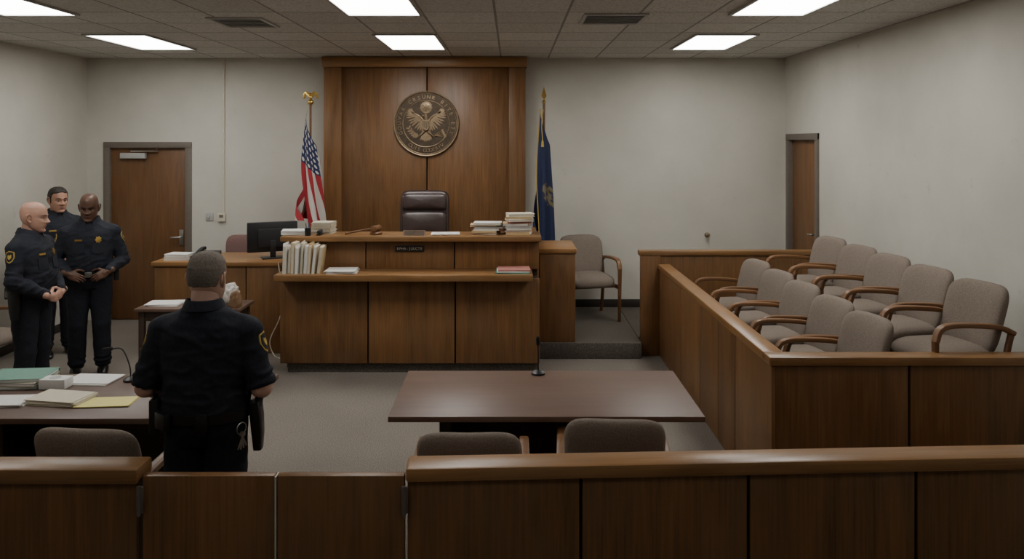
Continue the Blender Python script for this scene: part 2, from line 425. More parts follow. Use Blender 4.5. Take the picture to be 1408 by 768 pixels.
# ------------------------------------------------------------------ heads
def interp(tab, z):
    if z >= tab[0][0]: return tab[0][1]
    for (z0, a), (z1, b) in zip(tab, tab[1:]):
        if z >= z1:
            t = (z0-z)/(z0-z1); return a+(b-a)*t
    return tab[-1][1]
def smooth_tab(tab):
    zs = [.1185-.236*i/100 for i in range(101)]
    v = [interp(tab, z) for z in zs]
    for _ in range(6): v = [v[0]]+[(v[i-1]+2*v[i]+v[i+1])/4 for i in range(1, 100)]+[v[100]]
    return v
YFT = smooth_tab([(.12, .005), (.117, -.022), (.112, -.04), (.10, -.061), (.08, -.079), (.055, -.089), (.03, -.093), (.012, -.087), (-.02, -.088), (-.045, -.090), (-.06, -.091), (-.08, -.086), (-.10, -.089), (-.110, -.084), (-.1165, -.066), (-.118, -.05)])
YBT = smooth_tab([(.12, .02), (.117, .047), (.112, .064), (.10, .083), (.08, .098), (.05, .107), (.02, .106), (-.01, .098), (-.04, .082), (-.06, .066), (-.09, .035), (-.11, .0), (-.118, -.02)])
WT = smooth_tab([(.12, .012), (.117, .032), (.112, .043), (.10, .057), (.08, .069), (.05, .0755), (.02, .0765), (-.01, .0745), (-.04, .0705), (-.06, .0665), (-.08, .060), (-.10, .046), (-.11, .036), (-.118, .018)])
FEAT = [(0, .008, .008, .008, .012), (0, -.010, .015, .009, .012), (0, -.0265, .024, .0115, .0095)]
for q in (-1, 1):
    FEAT += [(q*.0135, -.031, .012, .007, .0065), (q*.031, .000, -.0125, .015, .0105), (q*.031, .0095, .005, .015, .0042), (q*.031, -.0095, .0025, .015, .005),
             (q*.026, .023, .005, .018, .007), (q*.046, -.022, .006, .017, .014), (q*.026, -.052, -.003, .008, .014), (q*.022, -.010, -.003, .006, .012)]
FEAT += [(0, -.0575, .0055, .016, .0045), (0, -.0695, .006, .014, .0045), (0, -.0635, -.0035, .022, .0022), (0, -.081, -.003, .018, .006), (0, -.101, .006, .016, .011), (0, -.047, -.0015, .004, .006)]
def skull():
    mb = MB(); R = []; nt = 144
    for i in range(101):
        z = .1185-.236*i/100; yf, yb, w = YFT[i], YBT[i], WT[i]; yc = yf*.42+yb*.58; row = []
        for j in range(nt):
            th = 2*PI*j/nt; c, s_ = math.cos(th), math.sin(th)
            if s_ < 0: x = w*sp(c, .86); y = yc+(yc-yf)*sp(s_, .86)
            else: x = w*c; y = yc+(yb-yc)*s_
            fr = max(0, min(1, (-s_)*2.2))
            if fr > 0:
                for fx, fz, a, sx, sz in FEAT:
                    g = ((x-fx)/sx)**2+((z-fz)/sz)**2
                    if g < 12: y -= fr*a*math.exp(-g/2)
            row.append(mb.bm.verts.new(V(x, y, z)))
        R.append(row)
    for A, B in zip(R, R[1:]):
        for j in range(nt): mb.bm.faces.new((A[j], A[(j+1) % nt], B[(j+1) % nt], B[j]))
    mb.bm.faces.new(R[0][::-1]); mb.bm.faces.new(R[-1]); return mb
SK = skull().mesh('skull')
def extras():
    mb = MB()
    for q in (-1, 1):
        mm = Matrix.Translation(V(q*.0755, .014, -.004)) @ rotm('Z', q*-20) @ rotm('X', -8)
        e = MB(); e.sup((0, 0, 0), .0055, .017, .029)
        e.sweep(cat([V(q*.004, -.014, -.004), V(q*.007, -.015, .018), V(q*.010, -.004, .032), V(q*.011, .012, .028), V(q*.010, .0185, .010), V(q*.008, .012, -.012), V(q*.005, .002, -.026), V(q*.003, -.009, -.031)], 5), circ(1, 10), None, [.0035]*5+[.0045]*24+[.005]*6+[.0055])
        e.sup((q*.004, -.010, -.002), .004, .005, .009); e.sup((q*.003, -.006, -.027), .0048, .009, .010)
        e.xf(mm); mb.addmesh(e.mesh('e'))
    mb.tube(cat([V(0, .014, -.02), V(0, .018, -.08), V(0, .024, -.13), V(0, .036, -.21)], 4), [.060, .0605, .061, .061, .061, .061, .061, .061, .062, .063, .065, .068, .071], 28)
    return mb
EX = extras().mesh('extras')
def patch(pred, off, bnd=.0003, jit=0):
    bm = bmesh.new(); bm.from_mesh(SK)
    bmesh.ops.delete(bm, geom=[f for f in bm.faces if not pred(f.calc_center_median())], context='FACES')
    bm.normal_update()
    o = {v: (bnd if v.is_boundary else off*(1+jit*noise.noise(v.co*70))) for v in bm.verts}
    for v in bm.verts: v.co = v.co+v.normal*o[v]
    h = MB(); h.bm.free(); h.bm = bm; return h
def lens(x, z, cx, cz, w, h, bend=0):
    t = (x-cx)/w
    return abs(t) < 1 and abs(z-cz-bend*(1-t*t)) < h*(1-t*t)**.7
def hairpred(low, front):
    def f(c):
        n = .004*noise.noise(c*70)
        if c.y < -.05: line = front+.004*math.cos(c.x*60)
        elif c.y < -.028: line = front-(c.y+.05)*1.0
        elif c.y < -.008: line = (-.022 if c.y > -.02 else front-.02-(c.y+.028)*6)
        elif c.y < .03: line = .022 if abs(c.x) > .06 else .03
        else: line = max(low, .022-(c.y-.03)*3.2)
        return c.z > line+n
    return f
# ------------------------------------------------------------------ people
def hand_prims(w, d, nrm, lat_sign, curl):
    w = Vector(w); d = Vector(d).normalized(); nrm = Vector(nrm); nrm = (nrm-d*nrm.dot(d)).normalized()
    lat = d.cross(nrm).normalized()*lat_sign; P = []
    c = w+d*.052
    def palm(X, Y, Z):
        a = (X-c.x)*d.x+(Y-c.y)*d.y+(Z-c.z)*d.z; b = (X-c.x)*lat.x+(Y-c.y)*lat.y+(Z-c.z)*lat.z; e = (X-c.x)*nrm.x+(Y-c.y)*nrm.y+(Z-c.z)*nrm.z
        return ((np.abs(a/.052)**2.6+np.abs(b/.042)**2.6+np.abs(e/.0165)**2.6)**(1/2.6)-1)*.0165
    P.append(('f', tuple(c), (.06, .06, .06), palm, .006))
    P.append(('c', tuple(w-d*.04), .029, tuple(w+d*.03), .025, .01))
    for off, L, b0 in ((.031, .070, .092), (.0105, .079, .096), (-.0105, .073, .093), (-.030, .057, .086)):
        p = w+d*(b0-.015)+lat*off*.95; a = curl*.35; r = .0097
        for k, fr in enumerate((.2, .42, .30, .25)):
            dd = d*math.cos(a if k else 0)+nrm*math.sin(a if k else 0); r2 = (.0094, .0088, .008, .0068)[k]; p2 = p+dd.normalized()*L*fr
            P.append(('c', tuple(p), r, tuple(p2), r2, .002)); p, r = p2, r2
            if k: a += curl*.8
    p = w+d*.025+lat*.028; r = .0145
    for dd, L, r2 in ((d*.55+lat*.75+nrm*.25, .042, .0125), (d*.8+lat*.45+nrm*.4, .032, .0105), (d*.9+lat*.1+nrm*.45, .026, .008)):
        p2 = p+dd.normalized()*L; P.append(('c', tuple(p), r, tuple(p2), r2, .004)); p, r = p2, r2
    return P
TORSO = [(.84, .125, .10, 0), (.90, .162, .125, .005), (.97, .170, .128, .005), (1.05, .162, .121, 0), (1.13, .168, .122, -.004),
         (1.22, .180, .128, -.004), (1.31, .190, .130, 0), (1.37, .184, .122, .006), (1.415, .160, .104, .014), (1.455, .118, .086, .02), (1.49, .080, .072, .024), (1.51, .062, .06, .026)]
SHX, SHZ = .184, 1.372
def wrinkle(me, amp, sharp=True, joints=()):
    for v in me.vertices:
        p = v.co
        a = .7*noise.noise(V(p.x*6+3, p.y*6, p.z*11))
        if sharp:
            r1 = 1-abs(noise.noise(V(p.x*9+p.z*6, p.y*9, p.z*17-p.x*5)))*2.4
            a += 1.0*max(0, r1)*(1.0 if p.z < 1.22 else .6)
            for j in joints:
                dd = (p-j).length
                if dd < .13: a += 1.1*(1-dd/.13)*max(0, math.sin(p.z*150+p.x*60+3*noise.noise(p*9)))
        else:
            r1 = 1-abs(noise.noise(V(p.x*13+p.z*3, p.y*13, p.z*7)))*2.4
            a += .6*max(0, r1)
            if p.z < .18: a += .8*math.sin(p.z*110+4*noise.noise(p*8))
        v.co = p+v.normal*amp*a
def meshobj(name, me, mat, parent, smooth=60):
    me.name = name; me.materials.clear(); me.materials.append(M[mat])
    me.polygons.foreach_set('use_smooth', [True]*len(me.polygons))
    o = bpy.data.objects.new(name, me); COL.objects.link(o); o.parent = parent; return o
def person(label, loc, rz, height, arms, hyaw, hpitch, skin, lip, hair=None, sleeve='long', W=1.0, belly=0, group=None, browmat='hair_dark', gear='full'):
    sc = height/1.75
    elb, wri, hd, hn, curl = arms            # for the +x side; mirrored for the other
    T = [(z, rx*(W if z < 1.45 else 1), ry+belly*math.exp(-((z-1.1)/.1)**2), y-belly*.3*math.exp(-((z-1.1)/.1)**2)) for z, rx, ry, y in TORSO]
    J = []
    for q in (-1, 1):
        sh = V(q*SHX*W, .01, SHZ); e = V(q*elb[0], elb[1], elb[2]); w = V(q*wri[0], wri[1], wri[2]); w.y += (-.022 if q < 0 and curl[1] else 0); J.append((q, sh, e, w))
    P = [loft_prim(T, .9)]
    for q, sh, e, w in J:
        P += [('c', tuple(sh), .058, tuple(e), .046), ('c', tuple(e), .046, tuple(e.lerp(w, .3)), .049), ('c', tuple(e.lerp(w, .3)), .049, tuple(w), .030)]
        L_ = [V(q*.09, 0, .9), V(q*.095, -.005, .7), V(q*.1, -.008, .49), V(q*.105, .012, .34), V(q*.11, .02, .08)]; R_ = [.095, .08, .058, .055, .038]
        P += [('c', tuple(a), r0, tuple(b), r1) for a, r0, b, r1 in zip(L_, R_, L_[1:], R_[1:])]
    me = surface_nets(P, .011)
    HP = []
    for q, sh, e, w in J:
        d = V(q*hd[0], hd[1], hd[2]); nn = V(q*hn[0], hn[1], hn[2]); HP += hand_prims(w, d, nn, -q if d.cross(nn).z*q < 0 else q, curl[0])
    hme = surface_nets(HP, .0036)
    HM = Matrix.Translation(V(0, .012, 1.515)) @ rotm('Z', hyaw) @ rotm('X', hpitch) @ Matrix.Translation(V(0, -.018, .108)) @ Matrix.Diagonal((1.06, 1.07, 1.10, 1))
    full = MB(); full.addmesh(me); full.addmesh(hme); full.addmesh(SK, HM); full.addmesh(EX, HM)
    o = full.build('person', skin, None, 80, local=True, normals=False)
    o.location = loc; o.rotation_euler = (0, 0, math.radians(rz)); o.scale = (sc, sc, sc)
    tag(o, label, 'person', group)
    # face
    patch(lambda c: c.y < -.06 and (lens(c.x, c.z, 0, -.0585, .0245, .0062, .002) or lens(c.x, c.z, 0, -.0685, .0225, .006, -.003)), .0006).xf(HM).build('lips', lip, o, local=True)
    for q in (-1, 1):
        patch(lambda c: c.y < -.04 and lens(c.x, c.z, q*.031, .0225, .021, .0046, .004), .0022, .0004, .6).xf(HM).build('eyebrow', browmat, o, local=True)
        eo = MB().sup((q*.031, -.0665, .0), .0128, .0120, .0120, nu=20, nv=14).xf(HM).build('eye', 'eye', o, local=True)
        MB().sup((q*.031, -.0775, .0), .0060, .0024, .0060, nu=16, nv=8).xf(HM).build('iris', 'iris', eo, local=True)
        MB().sweep(cat([V(q*.0175, -.0755, .0015), V(q*.024, -.0785, .006), V(q*.032, -.0790, .0072), V(q*.040, -.0755, .0055), V(q*.0455, -.0705, .0005)], 4), circ(1, 8), V(0, 1, 0), [(.0016, .0022)]*17).xf(HM).build('eyelid', skin, o, local=True)
    if hair: patch(hairpred(hair[2], hair[3]), hair[1], .0004, .35).xf(HM).build('hair', hair[0], o, 80, local=True)
    # shirt
    k = .014
    P = [loft_prim([(.985, T[2][1]+k, T[2][2]+k, T[2][3])]+[(z, rx+k+(.008 if 1 < z < 1.1 else 0), ry+k, y) for z, rx, ry, y in T[3:-1]], .9, .03)]
    for q, sh, e, w in J:
        P.append(('c', (q*.06, .022, 1.455), .040, tuple(sh), .064, .03))
        if sleeve == 'short':
            cut = e.lerp(sh, .04); ax = (cut-sh).normalized()
            def slv(X, Y, Z, sh=sh, cut=cut, ax=ax):
                t = (X-sh.x)*ax.x+(Y-sh.y)*ax.y+(Z-sh.z)*ax.z; L = (cut-sh).length
                d = np.sqrt(np.maximum(0, (X-sh.x)**2+(Y-sh.y)**2+(Z-sh.z)**2-np.clip(t, 0, None)**2))-(.067-.004*np.clip(t/L, 0, 1))
                return np.maximum(d, t-L)
            c_ = (sh+cut)/2; P.append(('f', tuple(c_), (.12, .12, .22), slv, .02))
        else:
            P += [('c', tuple(sh), .068, tuple(e), .057, .025), ('c', tuple(e), .057, tuple(e.lerp(w, .35)), .055, .02), ('c', tuple(e.lerp(w, .35)), .055, tuple(e.lerp(w, .88)), .041, .02)]
    sme = surface_nets(P, .0085); wrinkle(sme, .0085, True, [e for _, _, e, _ in J])
    shirt = meshobj('shirt', sme, 'navy', o)
    # turned-down collar, open at the throat
    cb = MB(); ringsv = []
    for i in range(41):
        th = math.radians(288+324*i/40); f_ = max(0, -math.sin(th)); ct, st_ = math.cos(th), math.sin(th)
        zt = 1.532-.026*f_; r0_, r1_ = .079, .083
        pr = [(.93, zt-.06), (.97, zt), (1.03, zt+.002), (1.10, zt-.006), (1.30, zt-.044-.028*f_**3), (1.24, zt-.047-.028*f_**3)]
        ringsv.append([cb.bm.verts.new(V(r0_*k_*ct, .020+r1_*k_*st_-.012*f_*(k_ > 1.2), z_)) for k_, z_ in pr])
    for A, B in zip(ringsv, ringsv[1:]):
        for j in range(6): cb.bm.faces.new((A[j], A[(j+1) % 6], B[(j+1) % 6], B[j]))
    cb.bm.faces.new(ringsv[0][::-1]); cb.bm.faces.new(ringsv[-1])
    cb.build('collar', 'navy', shirt, 50, local=True)
    bvh = BVHTree.FromPolygons([v.co.copy() for v in sme.vertices], [tuple(p.vertices) for p in sme.polygons])
    # trousers
    P = [loft_prim([(z, rx+.013, ry+.013, y) for z, rx, ry, y in T[:3]]+[(1.0, T[2][1]+.010, T[2][2]+.012, T[2][3])], .88, .03)]
    for q in (-1, 1):
        L_ = [V(q*.09, 0, .90), V(q*.096, -.003, .7), V(q*.102, -.012, .49), V(q*.108, .004, .3), V(q*.113, .010, .125)]; R_ = [.108, .097, .080, .077, .075]
        P += [('c', tuple(a), r0, tuple(b), r1, .015) for a, r0, b, r1 in zip(L_, R_, L_[1:], R_[1:])]
    tme = surface_nets(P, .0095); wrinkle(tme, .0055, False)
    meshobj('trousers', tme, 'navy2', o)
    for q in (-1, 1):
        s1 = MB(); s1.sup((q*.118, -.045, .045), .05, .142, .062, .8, .75, fn=lambda p: V(p.x, p.y, max(0.0, p.z*(1-.55*max(0, min(1, (-.02-p.y)/.16))))))
        s1.build('shoe', 'shoe', o, 60, local=True)
    # belt
    brx, bry, by = T[2][1]+.028, T[2][2]+.03, T[2][3]
    bl = MB(); bl.hloft([(0, by, .962, brx-.012, bry-.012), (0, by, .963, brx, bry), (0, by, 1.008, brx, bry), (0, by, 1.009, brx-.012, bry-.012)], 40, .88)
    belt = bl.build('duty_belt', 'beltl', o, local=True)
    def bpos(deg):
        a = math.radians(deg); return V(brx*sp(math.cos(a), .88), by+bry*sp(math.sin(a), .88), 0), Matrix.Rotation(a+PI/2, 4, 'Z')
    def pouch(deg, w_, h_, dp, zc):
        p, R = bpos(deg); g = MB(); g.box(-w_/2, w_/2, -dp+.006, .006, zc-h_/2, zc+h_/2, min(w_, h_, dp)*.22, 2, Matrix.Translation(p) @ R); return g
    pouch(270, .06, .05, .014, .985).build('buckle', 'steel', belt, local=True)
    pouch(300, .06, .085, .035, .985).build('magazine_pouch', 'beltl', belt, local=True)
    pouch(52, .09, .08, .035, .98).build('cuff_pouch', 'beltl', belt, local=True)
    pouch(100, .05, .10, .035, .975).build('flashlight_pouch', 'beltl', belt, local=True)
    # holster on his right (x < 0)
    p, R = bpos(182); g = MB(); TM = Matrix.Translation(p) @ R
    g.sweep([V(0, -.022, 1.03), V(0, -.03, .95), V(.004, -.034, .86), V(.006, -.034, .79)], rrect(.085, .048), V(0, 1, 0), [(1, 1), (1.05, 1.1), (.9, 1), (.62, .8)])
    hol = g.xf(TM).build('holster', 'beltl', belt, local=True)
    g = MB(); g.sweep([V(-.005, -.035, 1.0), V(.02, -.04, 1.06), V(.04, -.04, 1.10)], rrect(.05, .03), V(0, 1, 0)); g.xf(TM).build('pistol_grip', 'blackmat', hol, local=True)
    p, R = bpos(8); TM = Matrix.Translation(p) @ R; g = MB(); g.box(-.033, .033, -.04, .004, .89, 1.05, .008, 2); rad = g.xf(TM).build('radio', 'blackmat', belt, local=True)
    g = MB(); g.tube([V(.02, -.018, 1.045), V(.02, -.018, 1.17)], [.007, .0045], 8); g.xf(TM).build('antenna', 'black', rad, local=True)
    g = MB(); g.lathe([(.012, 1.045), (.012, 1.068)], (-.012, -.018, 0), 10); g.xf(TM).build('knob', 'black', rad, local=True)
    if gear == 'keys':
        p, R = bpos(150); TM = Matrix.Translation(p) @ R
        g = MB(); g.sweep([V(.028*math.cos(t*PI/8), -.02, .93+.028*math.sin(t*PI/8)) for t in range(16)], circ(.0025, 6), V(0, 1, 0), closed=True)
        ky = g.xf(TM).build('key_ring', 'steel', belt, local=True)
        for j, a in enumerate((-24, -8, 9, 26)):
            g = MB(); mm = Matrix.Translation(V(0, -.02-.004*j, .905)) @ rotm('Y', a)
            g.lathe([(.013, -.0015), (.013, .0015)], (0, 0, 0), 12, rotm('X', 90)); g.box(-.004, .004, -.0012, .0012, -.07, -.008); g.xf(TM @ mm).build('key', 'steel', ky, local=True)
    # sleeve patches
    for q, sh, e, w in J:
        ax = (e-sh).normalized()
        outw = V(q, 0, 0); outw = (outw-ax*outw.dot(ax)).normalized(); tang = ax.cross(outw).normalized()
        shield = [(-.034, .04), (0, .05), (.034, .04), (.037, -.005), (.022, -.038), (0, -.052), (-.022, -.038), (-.037, -.005)]
        cpos = sh.lerp(e, .26)
        def lay(kk, lift, name, mat, par):
            g = MB(); bmm = g.bm
            pts = []
            for (a, b1) in [(0, 0)]+shield:
                bp = cpos+tang*a*kk-ax*b1*kk
                best = bvh.ray_cast(bp+outw*.3, -outw, .6)
                pts.append((best[0] if best[0] is not None else bp+outw*.08)+outw*lift)
            vs = [bmm.verts.new(x) for x in pts]; v2 = [bmm.verts.new(x-outw*(lift+.004)) for x in pts]
            n = len(shield)
            for i in range(n):
                j = (i+1) % n; bmm.faces.new((vs[0], vs[1+i], vs[1+j])); bmm.faces.new((vs[1+i], v2[1+i], v2[1+j], vs[1+j]))
            return g.build(name, mat, par, 60, local=True)
        pt = lay(1.0, .004, 'shoulder_patch', 'goldcloth', shirt); lay(.84, .0055, 'patch_field', 'blackmat', pt); lay(.42, .007, 'patch_emblem', 'goldcloth', pt)
    # badge, name tag, pockets, placket on the front
    def front(x, z):
        h = bvh.ray_cast(V(x, -.6, z), V(0, 1, 0), 1.0); return h[0] if h[0] is not None else V(x, -.14, z)
    for nm, x, z, pts, mat in (('badge', .085, 1.315, [(math.cos(2*PI*i/14)*(.03 if i % 2 else .022), math.sin(2*PI*i/14)*(.034 if i % 2 else .026)) for i in range(14)], 'gold'),
                               ('name_tag', -.085, 1.315, [(-.032, -.008), (.032, -.008), (.032, .008), (-.032, .008)], 'gold'),
                               ('pocket', .085, 1.245, [(-.05, .035), (.05, .035), (.05, -.05), (0, -.062), (-.05, -.05)], 'navy'),
                               ('pocket', -.085, 1.245, [(-.05, .035), (.05, .035), (.05, -.05), (0, -.062), (-.05, -.05)], 'navy')):
        g = MB(); vs = []; v2 = []
        for a, b1 in [(0, 0)]+pts:
            f = front(x+a, z+b1); vs.append(g.bm.verts.new(f+V(0, -.006, 0))); v2.append(g.bm.verts.new(f+V(0, .006, 0)))
        n = len(pts)
        for i in range(n):
            j = (i+1) % n; g.bm.faces.new((vs[0], vs[1+i], vs[1+j])); g.bm.faces.new((vs[1+i], v2[1+i], v2[1+j], vs[1+j]))
        g.build(nm, mat, shirt, 50, local=True)
    for z in (1.40, 1.34, 1.28, 1.22, 1.16, 1.10):
        f = front(0, z); g = MB(); g.lathe([(.006, 0), (.006, .003)], f, 10, rotm('X', 90)); g.build('button', 'black', shirt, local=True)
    return o
clasp = ((.275, -.015, 1.105), (.115, -.195, .965), (-1, -.12, -.32), (0, 1, -.1), (.75, True))
person('officer seen from behind at the swing gate, with grey hair and short sleeves', (-1.48, 3.8, 0), 180, 1.735,
       ((.282, .03, 1.105), (.20, -.205, 1.03), (-.75, -.6, -.2), (0, .5, -1), (.6, False)), -6, 5, 'skin_light', 'lip_fair', ('hair_grey', .0035, -.03, .074), 'short', 1.11, .03, 'uniformed officers', gear='keys')
person('bald fair-skinned officer in profile with clasped hands, nearest of the three by the left wall', (-4.14, 6.77, 0), 90, 1.75,
       clasp, 14, 6, 'skin_fair', 'lip_fair', None, 'long', 1.12, .035, 'uniformed officers', 'brow')
person('dark-skinned officer with shaved head looking down, hands at his belt before the wooden door', (-4.14, 7.7, 0), 24, 1.763,
       ((.29, .02, 1.10), (.165, -.185, 1.01), (-.85, -.25, -.4), (0, .9, -.3), (.7, False)), -6, 12, 'skin_deep', 'lip_deep', None, 'long', 1.1, .02, 'uniformed officers', 'hair_dark')
person('dark-haired officer standing farthest back between the two bald-headed officers', (-4.86, 8.4, 0), 46, 1.78,
       clasp, 6, 4, 'skin_tan', 'lip_fair', ('hair_dark', .008, -.05, .076), 'long', 1.02, 0, 'uniformed officers', 'hair_dark')

# ------------------------------------------------------------------ room
XL, XR, YB, YF, ZC = -5.41, 3.48, 10.0, -2.6, 3.335
struct('floor', MB().box(XL-.15, XR+.15, YF-.15, YB+.15, -.1, 0), 'carpet')
struct('ceiling', MB().box(XL-.15, XR+.15, YF-.15, YB+.15, ZC, ZC+.1), 'ceil', loc=V(0, 0, 0))
dx0, dx1, dzt = -5.12, -4.15, 2.2
w = MB(); w.box(XL-.15, dx0, YB, YB+.15, 0, ZC); w.box(dx0, dx1, YB, YB+.15, dzt, ZC); w.box(dx1, XR+.15, YB, YB+.15, 0, ZC)
struct('wall_back', w, 'wall', loc=V(0, 0, 0))
struct('wall_left', MB().box(XL-.15, XL, YF, YB, 0, ZC), 'wall', loc=V(0, 0, 0))
ry0, ry1, rzt = 8.97, 9.84, 2.3
w = MB(); w.box(XR, XR+.15, YF, ry0, 0, ZC); w.box(XR, XR+.15, ry0, ry1, rzt, ZC); w.box(XR, XR+.15, ry1, YB, 0, ZC); w.box(XR, XR+.15, ry0, ry1, 0, .17)
struct('wall_right', w, 'wall', loc=V(0, 0, 0))
struct('wall_front', MB().box(XL-.15, XR+.15, YF-.15, YF, 0, ZC), 'wall', loc=V(0, 0, 0))
# doors
d = struct('door_1', MB().box(dx0+.005, dx1-.005, YB+.03, YB+.075, .008, dzt-.005, .003), 'wood_door')
fr = MB()
for a, b_ in ((dx0-.075, dx0+.006), (dx1-.006, dx1+.075)): fr.box(a, b_, YB-.02, YB+.1, 0, dzt+.07, .004)
fr.box(dx0-.075, dx1+.075, YB-.021, YB+.1, dzt-.006, dzt+.07, .004)
fr.build('door_frame', 'taupe', d)
g = MB(); g.box(-4.98, -4.66, YB-.03, YB+.03, 2.06, 2.13, .006); cl = g.build('door_closer', 'lgrey', d)
g = MB(); g.box(-4.85, -4.5, YB-.015, YB, 2.145, 2.16); g.tube([V(-4.72, YB-.03, 2.15), V(-4.5, YB-.09, 2.155), V(-4.5, YB-.005, 2.215)], .008, 8); g.build('closer_arm', 'steel', cl)
g = MB(); g.box(-4.245, -4.19, YB+.018, YB+.032, .95, 1.15, .003); g.tube([V(-4.218, YB+.03, 1.06), V(-4.218, YB-.03, 1.06), V(-4.23, YB-.035, 1.06), V(-4.33, YB-.035, 1.055)], .011, 10); g.build('door_handle', 'steel', d)
d = struct('door_2', MB().box(XR+.035, XR+.08, ry0+.005, ry1-.005, .178, rzt-.005, .003), 'wood_door')
fr = MB()
for a, b_ in ((ry0-.075, ry0+.006), (ry1-.006, ry1+.075)): fr.box(XR-.025, XR+.1, a, b_, .17, rzt+.07, .004)
fr.box(XR-.026, XR+.1, ry0-.075, ry1+.075, rzt-.006, rzt+.07, .004); fr.build('door_frame', 'taupe', d)
g = MB(); g.tube([V(XR+.04, ry0+.08, 1.2), V(XR-.03, ry0+.08, 1.2), V(XR-.035, ry0+.09, 1.2), V(XR-.035, ry0+.19, 1.195)], .011, 10); g.build('door_handle', 'steel', d)
# baseboards
g = MB(); g.box(dx1+.08, -2.36, YB-.012, YB, 0, .1, .003); struct('baseboard_back_left', g, 'baseb')
g = MB(); g.box(.2, XR-.013, YB-.012, YB, .17, .27, .003); struct('baseboard_back_right', g, 'baseb')
struct('baseboard_left', MB().box(XL, XL+.012, YF, YB-.02, 0, .1, .003), 'baseb')
struct('baseboard_right', MB().box(XR-.012, XR, YF, 3.0, 0, .1, .003), 'baseb')
# platform and dais
g = MB(); g.box(.275, 1.36, 8.22, YB, 0, .17, .012); g.box(1.36, XR, 8.47, YB, 0, .17, .012); struct('floor_platform', g, 'carpet_dark')
struct('floor_dais', MB().box(-2.22, .2, 8.1, YB, 0, .40, .01), 'carpet_dark')
# ceiling lights
LX = ((-4.22, 'left'), (-1.36, 'middle'), (1.82, 'right'))
def light(x0, y0, label, mat='lamp'):
    r0 = root('ceiling_light', label, 'ceiling light', (x0+.3, y0+.6, ZC-.02), 0, 'recessed ceiling lights')
    f = MB(); z0, z1 = ZC-.018, ZC+.001
    f.box(x0-.02, x0+.62, y0-.02, y0+.008, z0, z1); f.box(x0-.02, x0+.62, y0+1.192, y0+1.22, z0, z1)
    f.box(x0-.02, x0+.008, y0+.008, y0+1.192, z0, z1); f.box(x0+.592, x0+.62, y0+.008, y0+1.192, z0, z1); f.build('frame', 'lgrey', r0)
    MB().box(x0+.008, x0+.592, y0+.008, y0+1.192, ZC-.010, ZC-.001).build('diffuser', mat, r0)
for x0, nm in LX:
    light(x0, 7.75, {'left': 'bright rectangular ceiling light in the far row, above the wooden door', 'middle': 'bright rectangular ceiling light in the far row, just in front of the seal panel', 'right': 'bright rectangular ceiling light in the far row, towards the jury box'}[nm])
    light(x0, 5.33, {'left': 'ceiling light cut off by the top left corner of the photo', 'middle': 'ceiling light cut off by the top edge, left of centre', 'right': 'ceiling light cut off by the top edge, over the jury chairs'}[nm])
    light(x0, 2.91, nm+' added unseen ceiling light of the row above the gallery rail', 'lamp_fill')  # unseen row, added to brighten the dark foreground
    light(x0, .49, nm+' added unseen ceiling light of the row above the public seating', 'lamp_fill')  # another unseen row behind it, added as foreground fill
def vent(x0, x1, y0, y1, label):
    r0 = root('ceiling_vent', label, 'vent', ((x0+x1)/2, (y0+y1)/2, ZC-.015), 0, 'ceiling air vents')
    f = MB(); z0, z1 = ZC-.014, ZC+.001
    f.box(x0, x1, y0, y0+.03, z0, z1); f.box(x0, x1, y1-.03, y1, z0, z1); f.box(x0, x0+.03, y0+.03, y1-.03, z0, z1); f.box(x1-.03, x1, y0+.03, y1-.03, z0, z1); f.build('frame', 'lgrey', r0)
    MB().box(x0+.03, x1-.03, y0+.03, y1-.03, ZC-.003, ZC-.0005).build('backing', 'taupe', r0)
    n = 6
    for i in range(n):
        y = y0+.06+(y1-y0-.12)*i/(n-1); MB().box(x0+.03, x1-.03, -.026, .026, -.002, .002, 0, 2, Matrix.Translation(V(0, y, ZC-.010)) @ rotm('X', 6)).build('slat', 'lgrey', r0)
vent(-2.62, -2.14, 6.7, 7.25, 'grey louvred ceiling vent left of the middle lights'); vent(.6, 1.14, 6.5, 7.05, 'grey louvred ceiling vent right of the middle lights')
# wall fittings
g = MB(); g.tube([V(-3.665, YB-.012, 1.36), V(-3.665, YB-.012, ZC)], .012, 10); r0 = tag(g.build('conduit_pipe', 'cream'), 'cream painted conduit running from ceiling to thermostat on back wall', 'pipe')
def plate_thing(name, x0, x1, z0, z1, dp, mat, label, catn, part):
    r0 = root(name, label, catn, ((x0+x1)/2, YB, z0)); MB().box(x0, x1, YB-dp, YB+.002, z0, z1, .005).build('cover', mat, r0); part(r0)
plate_thing('light_switch', -3.895, -3.80, 1.27, 1.37, .015, 'lgrey', 'grey light switch plate on back wall beside the wooden door', 'switch', lambda r_: MB().box(-3.855, -3.84, YB-.026, YB-.014, 1.305, 1.335, .002).build('toggle', 'cream', r_))
plate_thing('thermostat', -3.74, -3.64, 1.26, 1.365, .035, 'cream', 'cream thermostat box at the foot of the conduit', 'thermostat', lambda r_: MB().box(-3.715, -3.665, YB-.038, YB-.034, 1.31, 1.345).build('display', 'taupe', r_))
g = MB(); g.lathe([(.03, -.002), (.03, .008), (.012, .012), (.012, .035), (.026, .045), (.026, .065), (.015, .075)], (2.48, YB, 1.09), 18, rotm('X', 90)); tag(g.build('door_stop', 'bronze'), 'small round metal knob on the bare back wall', 'door stop')

